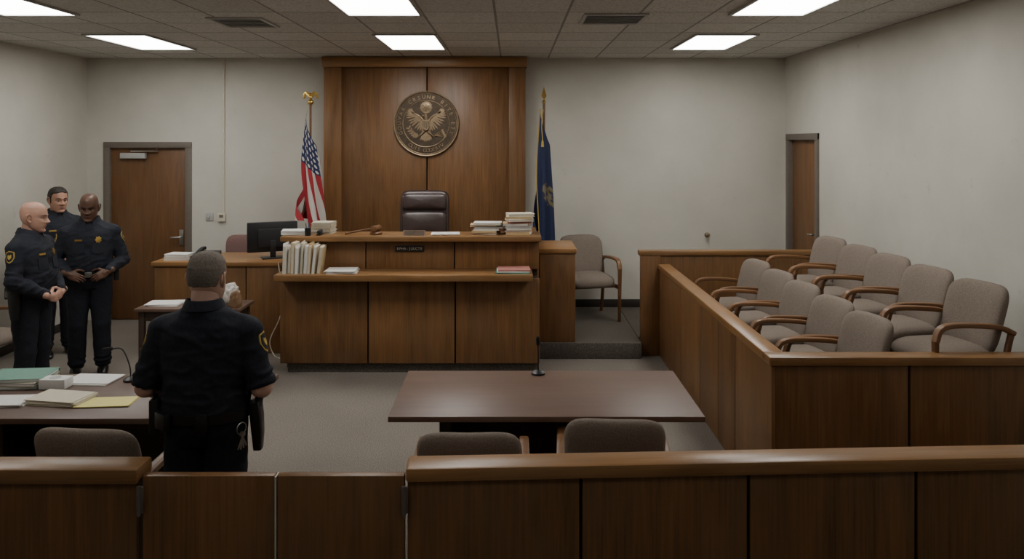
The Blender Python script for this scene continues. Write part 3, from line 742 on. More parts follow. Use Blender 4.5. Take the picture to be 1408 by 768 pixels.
# ------------------------------------------------------------------ backdrop panel + seal
bx = lambda px: (px-CX)/109.5
r0 = root('wall_panelling', 'tall wooden panel with two pilasters and cornice behind the judge', 'wall panel', (-1.07, 9.9, .40))
yb = 9.84
MB().box(bx(468), bx(586.6), yb, YB, .40, 3.2, .006).build('panel', 'wood_back', r0); MB().box(bx(588.4), bx(703), yb, YB, .40, 3.2, .006).build('panel', 'wood_back', r0)
MB().box(bx(447), bx(471), yb-.06, YB, .40, 3.2, .006).build('pilaster', 'wood_back', r0); MB().box(bx(700), bx(722.5), yb-.06, YB, .40, 3.2, .006).build('pilaster', 'wood_back', r0)
MB().box(bx(446)-.01, bx(723.5)+.01, yb-.09, YB, 3.2, 3.33, .01).build('cornice', 'wood_x', r0)
SX, SZ, SR, SY = -1.072, 2.497, .412, yb
r0 = root('wall_seal', 'round bronze seal with spread eagle on the wood panel above the judge', 'seal', (SX, SY, SZ-SR))
fr_ = lambda a, b_, dd: V(SX+a, SY-dd, SZ+b_)
RX = rotm('X', 90)
MB().lathe([(SR, 0), (SR, .018), (SR-.01, .026), (SR-.12, .026)], (SX, SY, SZ), 64, RX).build('disc', 'bronze_dark', r0)
def ringp(r_, tk, name, mat, d0=.028):
    g = MB(); g.sweep([fr_(r_*math.cos(2*PI*i/72), r_*math.sin(2*PI*i/72), d0) for i in range(72)], circ(tk, 8), V(0, 1, 0), closed=True); return g.build(name, mat, r0)
ringp(SR-.012, .011, 'rim', 'bronze'); ringp(SR-.034, .004, 'rim_line', 'bronze', .026); ringp(.290, .006, 'inner_ring', 'bronze')
for txt, a0, a1, flip in (('GOUVAR CRSUNR BITE ETY', 205, -25, False), ('OUIS CODERIV', 230, 310, True)):
    for i, ch in enumerate(txt):
        if ch == ' ': continue
        a = math.radians(a0+(a1-a0)*(i+.5)/len(txt)); rr_ = .334
        rot = a-PI/2 if not flip else a+PI/2
        mm = Matrix.Translation(fr_(rr_*math.cos(a), rr_*math.sin(a), .030)) @ Matrix.Rotation(PI/2, 4, 'X') @ Matrix.Rotation(rot, 4, 'Z')
        g = MB(); g.addmesh(LET[ch], mm); g.build('letter', 'bronze', r0)
eg = MB()
def leafm(g, p0, p1, w_, dd, tk=.006, k0=.35):
    p0 = V(*p0); p1 = V(*p1); ax = p1-p0; nn = V(-ax.y, ax.x).normalized()
    g.plate([tuple(p0+nn*w_*k0), tuple(p0+ax*.35+nn*w_), tuple(p0+ax*.8+nn*w_*.9), tuple(p1), tuple(p0+ax*.8-nn*w_*.9), tuple(p0+ax*.35-nn*w_), tuple(p0-nn*w_*k0)], fr_, dd, dd+tk)
EO = -.015
for q in (-1, 1):
    arm = cat([V(.025, .04+EO, 0), V(.07, .095+EO, 0), V(.12, .13+EO, 0), V(.155, .135+EO, 0)], 6)
    n = 15
    for i in range(n):
        t = i/(n-1); p = arm[int(t*(len(arm)-1))]
        a = math.radians(-76+142*t**1.1); L = .125+.045*math.sin(PI*min(1, t*1.1))-.045*t*t
        leafm(eg, (q*p.x, p.y), (q*(p.x+L*math.cos(a)), p.y+L*math.sin(a)), .0100, .026+.0007*i)
    for i in range(10):
        t = i/9; p = arm[int(t*(len(arm)-1))]
        a = math.radians(-66+124*t); L = .066-.012*t
        leafm(eg, (q*p.x, p.y), (q*(p.x+L*math.cos(a)), p.y+L*math.sin(a)), .0088, .041)
    eg.tube([fr_(q*p.x, p.y, .042) for p in arm], [.014-.006*i/18 for i in range(len(arm))], 8)
    eg.tube([fr_(q*.024, -.095, .036), fr_(q*.058, -.13, .037), fr_(q*.082, -.15, .037)], [.022, .014, .009], 8)
    for k in (-40, 0, 40):
        a = math.radians(-55+k); eg.tube([fr_(q*.082, -.15, .037), fr_(q*(.082+.022*math.cos(a)), -.15+.022*math.sin(a), .036)], [.006, .002], 6)
eg.sup(fr_(0, -.02, .03), .045, .022, .09); eg.tube([fr_(0, .055, .036), fr_(-.003, .098, .04)], [.026, .02], 10); eg.sup(fr_(-.005, .106, .04), .022, .018, .020)
eg.plate([(-.02, .116), (-.044, .107), (-.05, .09), (-.034, .096), (-.018, .095)], fr_, .036, .046)
for i in range(7):
    a = math.radians(-122+64*i/6); leafm(eg, (.025*math.cos(a), -.085), (.13*math.cos(a), -.085+.14*math.sin(a)), .013, .028+.001*(3-abs(i-3)))
eg.build('eagle', 'bronze', r0, 30)
sh = MB(); sh.plate([(-.046, .04), (-.023, .046), (0, .04), (.023, .046), (.046, .04), (.046, -.03), (.027, -.068), (0, -.085), (-.027, -.068), (-.046, -.03)], fr_, .045, .062); so = sh.build('shield', 'bronze', r0)
for i in range(6): x = -.0375+.015*i; MB().box(SX+x-.0035, SX+x+.0035, SY-.0655, SY-.061, SZ-.032-.035*(1-abs(x)/.045), SZ+.012).build('shield_stripe', 'bronze_dark', so)
MB().box(SX-.044, SX+.044, SY-.065, SY-.061, SZ+.018, SZ+.026).build('shield_stripe', 'bronze_dark', so)
g = MB()
g.tube(cat([fr_(-.085, -.155, .034), fr_(-.15, -.14, .034), fr_(-.215, -.07, .034)], 4), .004, 6)
for i in range(6):
    t = i/5; x, y = -.105-.105*t, -.16+.09*t*t+.01*t
    for sgn in (-1, 1):
        a = math.radians(150-25*t+sgn*48); leafm(g, (x, y), (x+.044*math.cos(a), y+.044*math.sin(a)), .010, .03)
g.build('olive_branch', 'bronze', r0)
g = MB()
for i in range(5):
    g.tube([fr_(.065+.01*i, -.175+.006*i, .034), fr_(.19+.010*i, -.085-.02*i, .034)], [.004, .004], 6); leafm(g, (.185+.010*i, -.09-.02*i), (.215+.010*i, -.07-.02*i), .011, .032)
g.build('arrows', 'bronze', r0)
g = MB()
for i in range(24):
    a = 2*PI*i/24; leafm(g, (.05*math.cos(a), .205+.05*math.sin(a)), (.078*math.cos(a), .205+.078*math.sin(a)), .007, .028)
g.lathe([(.056, 0), (.056, .008), (.050, .010)], fr_(0, .205, .026), 28, RX)
gl = g.build('glory_cloud', 'bronze', r0)
for i in range(13):
    rr_ = 0 if i == 0 else (.02 if i < 7 else .038); a = 2*PI*i/6+(0.5 if i >= 7 else 0)
    cx, cz = rr_*math.cos(a), .205+rr_*math.sin(a); g = MB()
    g.plate([(cx+(.010 if k % 2 == 0 else .0045)*math.cos(PI/2+k*PI/5), cz+(.010 if k % 2 == 0 else .0045)*math.sin(PI/2+k*PI/5)) for k in range(10)], fr_, .034, .042)
    g.build('star', 'bronze_dark', gl)

# ------------------------------------------------------------------ judge's bench
X0, X1 = -2.27, .27
r0 = root('judges_bench', "large wooden judge's bench with projecting front shelf in the middle of the room", 'bench', (-1, 7.9, 0))
MB().box(X0+.06, X1-.02, 7.75, 8.02, 0, .1).build('plinth', 'carpet_dark', r0)
MB().box(X0+.02, X1-.02, 7.735, 8.0, .1, .93).build('carcass', 'wood_dark', r0)
sx = [(385-CX)/140.3, (506-CX)/140.3, (626-CX)/140.3, (742-CX)/140.3]
for i in range(3): MB().box(sx[i]+.008*(i > 0), sx[i+1]-.008*(i < 2), 7.70, 7.74, .10, .93, .004).build('lower_panel', 'wood', r0)
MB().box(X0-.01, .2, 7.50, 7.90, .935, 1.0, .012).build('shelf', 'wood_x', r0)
MB().box(X0+.02, X1-.02, 7.885, 8.02, .93, 1.285).build('upper_carcass', 'wood_dark', r0)
ux = [X0+.01, (503-CX)/137.6, (625-CX)/137.6, X1]
for i in range(3): MB().box(ux[i]+.006*(i > 0), ux[i+1]-.006*(i < 2), 7.85, 7.89, 1.0, 1.285, .004).build('upper_panel', 'wood', r0)
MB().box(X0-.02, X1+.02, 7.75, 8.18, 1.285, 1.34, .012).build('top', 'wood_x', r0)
for a in (X0, X1-.05): MB().box(a, a+.05, 7.92, 9.1, .0, 1.285, .005).build('side_panel', 'wood', r0)
pl = MB().box((543-CX)/138, (583-CX)/138, 7.838, 7.852, 1.175, 1.235, .003).build('nameplate', 'black', r0)
for i, ch in enumerate('BPHA-JUUCTE'): MB().addmesh(LETN[ch], Matrix.Translation(V((563-CX)/138+(i-5)*.0235, 7.8365, 1.205)) @ rotm('X', 90)).build('letter', 'cream', pl)
r0 = root('side_counter', 'lower wooden counter joined to the right of the judge bench', 'counter', (.48, 8.6, .17))
MB().box(.29, .665, 8.24, 8.9, .17, 1.10, .005).build('body', 'wood', r0); MB().box(.285, .68, 8.22, 8.91, 1.10, 1.155, .012).build('top', 'wood_x', r0)

# items on bench
BT = 1.34; ST = 1.0
def bench_item_xy(px, Y): return (px-CX)*Y/F
def stack_sheets(name, x, y, z, w_, d_, h_, rz, mat, label, catn, group=None):
    g = MB(); n = max(2, int(h_/.005)); rnd = random.Random(int(x*1000+y*77))
    for i in range(n):
        a, b_ = rnd.uniform(-.010, .010), rnd.uniform(-.010, .010)
        g.box(-w_/2+a, w_/2+a, -d_/2+b_, d_/2+b_, h_*i/n, h_*(i+1)/n, 0, 2, Matrix.Translation(V(x, y, z)) @ rotm('Z', rz+rnd.uniform(-5, 5)*(n > 2)))
    return tag(g.build(name, mat), label, catn, group)
def file_thing(x, y, z, w_, d_, t_, rz, cover, label, group, tilt=None, pages='paper'):
    r_ = root('case_file', label, 'file', (x, y, z), 0, group)
    mm = Matrix.Translation(V(x, y, z)) @ (tilt or Matrix.Identity(4)) @ rotm('Z', rz)
    c = MB(); c.box(-w_/2, w_/2, -d_/2, d_/2, 0, .0016, 0, 2, mm); c.box(-w_/2, w_/2, -d_/2, d_/2, t_-.0016, t_, 0, 2, mm); c.box(-w_/2, w_/2, d_/2-.0015, d_/2, .0016, t_-.0016, 0, 2, mm); c.build('cover', cover, r_)
    MB().box(-w_/2+.006, w_/2-.008, -d_/2+.004, d_/2-.006, .0017, t_-.0017, 0, 2, mm).build('pages', pages, r_)
    return r_
ords = ['bottom', 'second from bottom', 'third from bottom', 'fourth from bottom', 'fifth from bottom', 'sixth from bottom', 'seventh from bottom', 'eighth from bottom', 'ninth from bottom', 'tenth from bottom', 'top']
def pile(px, Y, n, hts, covers, w_, d_, where, group, spine):
    z = BT; x = bench_item_xy(px, Y); rnd = random.Random(n*31)
    for i in range(n):
        t_ = hts[i % len(hts)]*rnd.uniform(.75, 1.2)
        o_ = 'top' if i == n-1 else ords[i]
        file_thing(x+rnd.uniform(-.025, .025), Y+rnd.uniform(-.02, .02), z, w_*rnd.uniform(.90, 1.04), d_, t_, rnd.uniform(-13, 13)+(180 if i in spine else 0), covers[i % len(covers)], o_+' file of the '+where, group, None, ('paper', 'paper2')[rnd.random() > .6]); z += t_
pile(669, 7.96, 6, (.022, .018, .024, .020), ('red', 'manila', 'paper2', 'lgrey', 'manila', 'paper'), .27, .21, 'shorter pile on the bench top', 'files in the shorter pile', (1, 3))
pile(712, 7.98, 9, (.026, .020, .027, .023), ('manila', 'red', 'paper2', 'lgrey', 'manila', 'pink', 'paper', 'manila', 'paper2'), .26, .22, 'taller pile on the bench top right end', 'files in the taller pile', (0, 3, 5, 7))
stack_sheets('paper_stack', bench_item_xy(406, 7.93), 7.93, BT, .24, .2, .045, 6, 'paper', 'white paper stack at the left end of the bench top', 'papers')
stack_sheets('paper_stack', bench_item_xy(445, 8.05), 8.05, BT, .2, .18, .115, -5, 'paper2', 'taller cream paper stack behind the stapler on the bench top', 'papers')
stack_sheets('paper_stack', bench_item_xy(612, 7.93), 7.93, BT, .28, .2, .012, 4, 'paper', 'flat loose papers between nameplate block and file piles', 'papers')
stack_sheets('paper_stack', bench_item_xy(470, 7.66), 7.67, ST, .29, .24, .03, 2, 'paper', 'white paper pad lying on the projecting front shelf', 'papers')
# stapler
xs = bench_item_xy(440, 7.87); r0 = root('stapler', 'black stapler standing beside the papers on the bench top', 'stapler', (xs, 7.87, BT))
MB().box(xs-.02, xs+.02, 7.80, 7.93, BT, BT+.012, .003).build('base', 'black', r0); MB().box(xs-.016, xs+.016, 7.80, 7.93, BT+.02, BT+.05, .01, 3, ).build('arm', 'blackmat', r0); MB().box(xs-.016, xs+.016, 7.905, 7.93, BT+.01, BT+.03).build('hinge', 'steel', r0)
# pencil cup
xs = bench_item_xy(425, 7.85); r0 = root('pen_cup', 'small black cup of pens on bench top near the paper stacks', 'cup', (xs, 7.80, BT))
g = MB(); g.lathe([(.028, 0), (.032, .075), (.029, .075), (.026, .004)], (xs, 7.80, BT), 18); g.build('cup', 'black', r0)
for k, (a, mt) in enumerate(((-.012, 'black'), (.006, 'bluec'), (.014, 'red'))): g = MB(); g.tube([V(xs+a*.5, 7.80, BT+.006), V(xs+a*1.6, 7.795+.006*k, BT+.125)], .004, 8); g.build('pen', mt, r0)
# gavel and block
xs = bench_item_xy(517, 7.9); r0 = tag(MB().lathe([(.058, 0), (.062, .006), (.062, .02), (.05, .028)], (xs, 7.9, BT), 28).build('sound_block', 'wood_chair'), 'round wooden sounding block under the gavel head', 'sounding block')
r0 = root('gavel', 'wooden gavel resting on its block on the bench top', 'gavel', (xs, 7.9, BT+.028))
mm = Matrix.Translation(V(xs, 7.9, BT+.028+.034)) @ rotm('Z', 70) @ rotm('Y', 90)
MB().lathe([(.024, -.062), (.031, -.058), (.031, -.04), (.025, -.034), (.029, -.01), (.029, .01), (.025, .034), (.031, .04), (.031, .058), (.024, .062)], (0, 0, 0), 22).xf(mm).build('head', 'wood_chair', r0)
g = MB(); g.tube([V(xs-.02, 7.895, BT+.062), V(xs-.12, 7.875, BT+.048), V(xs-.2, 7.86, BT+.034), V(xs-.30, 7.84, BT+.016)], [.009, .0085, .011, .013], 12); g.build('handle', 'wood_chair', r0)
xs = bench_item_xy(570, 7.83); r0 = root('desk_nameplate', 'small brown wedge nameplate on the bench top edge', 'nameplate', (xs, 7.83, BT))
MB().plate([(-.035, 0), (.03, 0), (-.002, .05), (-.01, .05)], lambda a, b_, dd: V(xs+dd, 7.83+a, BT+b_), -.11, .11).build('block', 'wood_chair', r0)
MB().plate([(-.0345, .003), (-.0115, .047), (-.0135, .048), (-.0365, .004)], lambda a, b_, dd: V(xs+dd, 7.83+a, BT+b_), -.1, .1).build('plate', 'bronze_dark', r0)
# shelf: upright folders, flat binders
fx = bench_item_xy(392, 7.7); covs = ('paper', 'paper2', 'manila', 'paper', 'paper2', 'paper', 'manila', 'paper2', 'manila')
posn = ['leftmost', 'second from left', 'third from left', 'fourth from left', 'fifth from left', 'fourth from right', 'third from right', 'second from right', 'rightmost']
for i in range(9):
    t_ = (.036, .028, .037, .033, .026, .037, .034, .029, .036)[i]; hgt = (.29, .262, .30, .275, .305, .27, .295, .28, .262)[i]
    r_ = root('file_folder', posn[i]+' of the upright file folders on the front shelf', 'folder', (fx+.02+i*.0395, 7.7, ST), 0, 'upright folders on the front shelf')
    mm = Matrix.Translation(V(fx+.012+i*.0395, 7.685+.02*math.sin(i*1.7), ST+.001)) @ rotm('Y', (1.5, 2.5, 1.5, 2, 3, 3, 4.5, 5.5, 7)[i]) @ rotm('Z', (0, 2, -1, 1, 3, 0, -1, 2, 4)[i])
    c = MB(); c.box(0, .002, -.12, .12, 0, hgt, 0, 2, mm); c.box(t_-.006, t_-.004, -.12, .12, 0, hgt-.018, 0, 2, mm); c.box(.002, t_-.006, -.12, .12, 0, .002, 0, 2, mm); c.build('cover', covs[i], r_)
    MB().box(.0025, t_-.0065, -.115, .112, .0025, hgt-.03+.012*(i % 3), 0, 2, mm).build('pages', 'paper' if i % 2 else 'paper2', r_)
z = ST; x = bench_item_xy(705, 7.66)
for i, (mt, t_, nm) in enumerate((('green', .014, 'green bound report lying lowest on the right end of front shelf'), ('paper', .014, 'white bound report in the middle of the flat pile on the front shelf'), ('pink', .012, 'pinkish red bound report topmost on the right end of front shelf'))):
    r_ = file_thing(x+.006*i, 7.67, z, .33-.01*i, .23, t_, (178, 3, 182)[i], mt, nm, None); r_.name = 'bound_report'; r_['category'] = 'report'; z += t_

# ------------------------------------------------------------------ judge's chair
jx, jy, jz = -1.03, 9.0, .40
r0 = root('executive_chair', "high-backed dark brown leather judge's chair behind the bench", 'chair', (jx, jy, jz))
def jl(p): return V(p.x, p.y+(p.z-jz-.55)*.13-.05*((p.x-jx)/.28)**2, p.z)
SW = Matrix(((1,0,0,0), (0,0,1,0), (0,1,0,0), (0,0,0,1)))
bk = MB(); bk.sup((jx, jy+.26, jz+.86), .29, .44, .08, .24, .6, 44, 14, SW, jl); bo = bk.build('backrest', 'leather', r0, 60)
g = MB(); g.sup((jx, jy+.19, jz+1.165), .262, .10, .055, .3, .8, 36, 12, SW, jl); g.build('head_cushion', 'leather', r0, 60)
g = MB(); g.sup((jx, jy+.19, jz+.91), .262, .145, .055, .3, .8, 36, 12, SW, jl); g.build('back_cushion', 'leather', r0, 60)
g = MB(); g.sup((jx, jy-.02, jz+.49), .28, .27, .075, .4, .6, 32, 12); g.build('seat', 'leather', r0, 60)
for q in (-1, 1):
    g = MB(); g.sweep(cat([V(jx+q*.31, jy+.2, jz+.5), V(jx+q*.32, jy+.18, jz+.66), V(jx+q*.32, jy+.05, jz+.71), V(jx+q*.32, jy-.15, jz+.7), V(jx+q*.315, jy-.19, jz+.62), V(jx+q*.28, jy-.12, jz+.47)], 5), rrect(.04, .06), V(1, 0, 0)); g.build('armrest', 'leather', r0)
MB().lathe([(.03, .1), (.03, .28), (.05, .3), (.05, .42)], (jx, jy, jz), 18).build('gas_column', 'black', r0)
for k in range(5):
    a = 2*PI*k/5+.3; dv = V(math.cos(a), math.sin(a), 0); c = V(jx, jy, jz)
    g = MB(); g.tube([c+V(0, 0, .12), c+dv*.28+V(0, 0, .075)], [.028, .018], 10); lg = g.build('base_leg', 'black', r0)
    g = MB(); g.lathe([(.02, -.02), (.028, -.012), (.028, .012), (.02, .02)], c+dv*.29+V(0, 0, .0285), 16, Matrix.Rotation(a+PI/2, 4, 'Z') @ rotm('Y', 90)); g.build('caster', 'blackmat', lg)

# ------------------------------------------------------------------ flags
def flagpt(x, Y, ztop, zbot, wtop, wbot, turns, ph0, hoist, ucoef, u, v):
    L = ztop-zbot
    z = ztop-hoist*v-(L-hoist*v)*(u**.9)*(1-.16*v*u)
    dd = (ztop-z)/L
    R = wtop+(wbot-wtop)*dd**.7
    th = ph0+2*PI*turns*v+ucoef*u
    rr = R*(1+.27*math.sin(2*PI*(5.0*v+.8*u))*min(1, dd*1.6))
    return V(x+rr*math.sin(th), Y-rr*math.cos(th)*.8, z)
def flag(px, Y, z0, ztop, zbot, wtop, wbot, mat, label, turns, ph0, hoist, ucoef, finial):
    x = (px-CX)*Y/F
    r_ = root('flag', label, 'flag', (x, Y, z0))
    MB().lathe([(.16, 0), (.16, .02), (.10, .04), (.03, .06), (.022, .12)], (x, Y, z0), 28).build('base', 'gold', r_)
    MB().tube([V(x, Y, z0+.03), V(x, Y, ztop+.06)], .014, 12).build('pole', 'wood_chair', r_)
    finial(r_, x, Y, ztop+.06)
    nu, nv = 64, 160
    bm = bmesh.new(); uv = bm.loops.layers.uv.new('UVMap'); G = []
    for i in range(nu+1):
        G.append([(bm.verts.new(flagpt(x, Y, ztop, zbot, wtop, wbot, turns, ph0, hoist, ucoef, i/nu, j/nv)), i/nu, j/nv) for j in range(nv+1)])
    for i in range(nu):
        for j in range(nv):
            q = (G[i][j], G[i+1][j], G[i+1][j+1], G[i][j+1])
            f = bm.faces.new([a[0] for a in q])
            for lp, a in zip(f.loops, q): lp[uv].uv = (a[1], a[2])
    h = MB(); h.bm.free(); h.bm = bm; c = h.build('cloth', mat, r_, 70, normals=False)
    return r_, x
def fin_eagle(r_, x, Y, z):
    g = MB(); g.sup((x, Y, z+.03), .035, .035, .035); g.sup((x, Y, z+.085), .02, .02, .035); g.sup((x, Y-.012, z+.128), .013, .016, .013); g.tube([V(x, Y-.025, z+.128), V(x, Y-.04, z+.122)], [.006, .002], 6)
    for q in (-1, 1):
        g.sweep(cat([V(x+q*.012, Y, z+.10), V(x+q*.045, Y+.005, z+.14), V(x+q*.075, Y+.01, z+.125), V(x+q*.082, Y+.012, z+.07)], 4), rrect(.035, .01), V(0, 1, 0), [1.2]*6+[.9]*6+[.4])
    g.build('eagle_finial', 'gold', r_)
def fin_spear(r_, x, Y, z):
    g = MB(); g.lathe([(.02, 0), (.024, .015), (.012, .03), (.009, .05)], (x, Y, z), 14)
    g.plate([(-.008, .05), (-.032, .085), (0, .2), (.032, .085), (.008, .05)], lambda a, b_, dd: V(x+a, Y+dd, z+b_), -.006, .006); g.build('spear_finial', 'gold', r_)
flag(427, 9.5, 0, 2.66, 1.25, .035, .152, 'usflag', 'red, white and blue striped flag with stars on eagle-topped pole', .92, -1.7, .95, 1.7, fin_eagle)
FA = (.035, .120, 1.0, -1.6, 1.0, .9)
r_, x = flag(748, 9.5, .17, 2.68, .93, FA[0], FA[1], 'stateflag', 'navy blue flag with gold fringe on spear-topped pole', FA[2], FA[3], FA[4], FA[5], fin_spear)
pts = [flagpt(x, 9.5, 2.68, .93, *FA[:2], FA[2], FA[3], FA[4], FA[5], i/39, .01)+V(-.004, -.004, 0) for i in range(40)]
g = MB(); g.sweep(pts, rrect(.012, .006), V(0, 1, 0)); g.build('fringe', 'goldcloth', r_)
g = MB(); g.tube(cat([V(x-.01, 9.48, 2.66), V(x-.03, 9.46, 2.5), V(x-.02, 9.44, 2.3)], 5), .005, 8); g.lathe([(.004, .0), (.014, -.03), (.017, -.09)], (x-.02, 9.44, 2.3), 12); g.build('tassel', 'goldcloth', r_)

# ------------------------------------------------------------------ armchairs
def armchair():
    r_ = root('armchair', 'x', 'chair')
    fn = lambda p: V(p.x*(1+.12*(p.z-.42)), p.y+(p.z-.45)*.27-.045*(p.x/.24)**2, p.z)
    g = MB(); g.sup((0, .185, .645), .240, .222, .056, .42, .70, 40, 14, SW, fn); g.build('backrest', 'fabric', r_, 70)
    g = MB(); g.sup((0, -.03, .425), .238, .245, .066, .34, .65, 40, 14, None, lambda p: V(p.x, p.y, p.z-.03*max(0, (-.1-p.y)/.17)**2)); g.build('seat', 'fabric', r_, 70)
    for q in (-1, 1):
        x = q*.262
        g = MB(); g.sweep(cat([V(x, .265, .585), V(x, .17, .625), V(x, 0, .645), V(x, -.18, .65), V(x, -.255, .625), V(x, -.285, .555)], 5), rrect(.032, .050), V(1, 0, 0)); g.build('armrest', 'wood_chair', r_)
        g = MB(); g.sweep([V(x, -.2848, .56), V(x, -.282, .35), V(x, -.272, 0)], rrect(.034, .036), V(1, 0, 0), [(1, 1.15), (1, 1), (.8, .9)]); g.build('leg', 'wood_chair', r_)
        g = MB(); g.sweep(cat([V(x, .255, .60), V(x, .215, .42), V(x, .235, .2), V(x, .28, 0)], 4), rrect(.034, .034), V(1, 0, 0)); g.build('leg', 'wood_chair', r_)
        g = MB(); g.sweep([V(x, -.28, .36), V(x, .22, .355)], rrect(.045, .022), V(1, 0, 0)); g.build('side_rail', 'wood_chair', r_)
    for y in (.06, -.18): g = MB(); g.sweep([V(-.252, y, .36), V(.252, y, .36)], rrect(.03, .03)); g.build('cross_rail', 'wood_chair', r_)
    return r_
proto = armchair(); used = [False]
def chair(x, y, z, rz, label, group=None, sc=1.0):
    o = proto if not used[0] else dup(proto); used[0] = True
    o.location = (x, y, z); o.rotation_euler = (0, 0, math.radians(rz)); o.scale = (sc, sc, sc); o['label'] = label
    if group: o['group'] = group
    elif 'group' in o: del o['group']
    return o
T1, T2 = .24, .48
nth = ['farthest from the camera', 'second from the far end', 'middle one', 'second nearest the camera', 'nearest the camera']
for i, dx in enumerate((343, 374, 408, 452, 502)): chair(2.16, 1080*2.44/dx, T1, -80, 'taupe juror chair in front jury row, '+nth[i], 'front row jury chairs')
for i, dx in enumerate((443, 483, 526, 581, 651)): chair(2.85, 1080*3.11/dx, T2, -80, 'taupe juror chair in back jury row along right wall, '+nth[i], 'back row jury chairs')
chair(.905, 9.42, .17, 14, 'taupe witness armchair on platform right of the bench', None, 1.1)
chair(-.205, 4.02, 0, 180, 'left of the two armchairs pushed up to the centre table', 'chairs at the centre table', 1.03)
chair(.535, 4.2, 0, 176, 'right of the two armchairs pushed up to the centre table', 'chairs at the centre table', 1.03)
chair(-2.03, 4.03, 0, 175, 'taupe armchair at the paper-covered left table beside the nearest officer', None, 1.05)
chair(-5.02, 7.45, 0, 75, 'taupe armchair with wooden arms at the left edge behind the bald officer')

# ------------------------------------------------------------------ jury box
r0 = root('jury_box', 'L-shaped wooden jury box partition with cap rail around the juror chairs', 'jury box', (2.5, 6.5, 0))
JZ = .92; xa, xb = 1.58, 1.625; ya, yb2 = 4.76, 4.81
MB().box(xa+.012, xb, ya+.012, 8.35, 0, JZ).build('core', 'wood_dark', r0); MB().box(xb, XR, ya+.012, yb2, 0, JZ).build('core', 'wood_dark', r0)
ys = [4.748, 5.52, 5.98, 6.55, 7.3, 8.35]
for a, b_ in zip(ys, ys[1:]): MB().box(xa-.012, xa+.014, a+.006*(a > 4.8), b_-.006, 0, JZ, .003).build('side_panel', 'wood', r0)
px_ = [1.568, (1250-CX)/227.3, (1430-CX)/227.3+.02, XR]
for i in range(3): MB().box(px_[i]+.008*(i > 0)+.0265*(i == 0), px_[i+1]-.008, 4.748, 4.776, 0, JZ, .003).build('front_panel', 'wood', r0)
MB().box(xa-.03, xa+.10, 4.86, 8.345, JZ, JZ+.055, .012).build('cap_rail', 'wood_y', r0)
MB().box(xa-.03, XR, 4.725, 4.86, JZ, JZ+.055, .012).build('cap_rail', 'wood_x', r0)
MB().box(1.37, XR, 8.365, 8.42, 0, 1.06, .004).build('rear_panel', 'wood', r0)
MB().box(1.35, XR, 8.34, 8.46, 1.06, 1.115, .012).build('rear_cap', 'wood_x', r0)
MB().box(1.37, 1.575, 8.345, 8.375, 0, 1.06, .004).build('end_post', 'wood', r0)
struct('floor_jury_lower', MB().box(xb+.001, 2.51, yb2+.001, 8.36, 0, T1), 'carpet_dark'); struct('floor_jury_upper', MB().box(2.51, XR, yb2+.001, 8.36, 0, T2), 'carpet_dark')

# ------------------------------------------------------------------ gallery rail + gates
RZ = .845
r0 = root('gallery_rail', 'long wooden gallery rail across the foreground, right of the gates', 'railing', (-.44, 3.30, 0), math.radians(2.7))
def loc_build(mb, name, mat, r_): 
    mb.xf(chain(r_)); return mb.build(name, mat, r_)
LEN = 3.92
loc_build(MB().box(.012, LEN, .03, .07, 0, RZ), 'core', 'wood_dark', r0)
ss = [0, .735, 1.46, 2.2, 2.95, LEN]
for a, b_ in zip(ss, ss[1:]): loc_build(MB().box(a+.007*(a > 0), b_-.007, .01, .032, .0, RZ, .004), 'panel', 'wood', r0)
loc_build(MB().box(0, LEN, .068, .085, 0, RZ), 'back_panel', 'wood', r0)
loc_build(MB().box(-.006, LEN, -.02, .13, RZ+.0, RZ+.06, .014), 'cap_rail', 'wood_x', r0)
r0 = root('gallery_rail', 'short wooden gallery rail at the lower left corner, left of the gates', 'railing', (-3.5, 3.28, 0))
MB().box(XL, -1.575, 3.31, 3.35, 0, RZ).build('core', 'wood_dark', r0); 
for a, b_ in ((XL, -4.2), (-4.19, -2.9), (-2.89, -1.572)): MB().box(a, b_, 3.29, 3.312, 0, RZ, .004).build('panel', 'wood', r0)
MB().box(XL, -1.572, 3.348, 3.365, 0, RZ).build('back_panel', 'wood', r0)
MB().box(XL, -1.558, 3.26, 3.41, RZ, RZ+.065, .014).build('cap_rail', 'wood_x', r0)
def gate(x0, x1, hx, label):
    r_ = root('swing_gate', label, 'gate', ((x0+x1)/2, 3.31, .04), 0, 'swing gates')
    MB().box(x0, x1, 3.29, 3.335, .04, .872, .005).build('panel', 'wood', r_)
    for z in (.72, .25):
        g = MB(); g.box(hx-.014, hx+.014, 3.276, 3.292, z, z+.11, .002); g.tube([V(hx, 3.272, z-.006), V(hx, 3.272, z+.116)], .008, 10); g.build('hinge', 'taupe', r_)
    return r_
gA = gate(-1.548, -.995, -1.555, 'left leaf of the wooden swing gate, directly behind the nearest officer'); MB().box(-.994, -.988, 3.288, 3.337, .05, .868).build('edge_strip', 'cream', gA)
gate(-.983, -.452, -.449, 'right leaf of the wooden swing gate, next to the long rail')

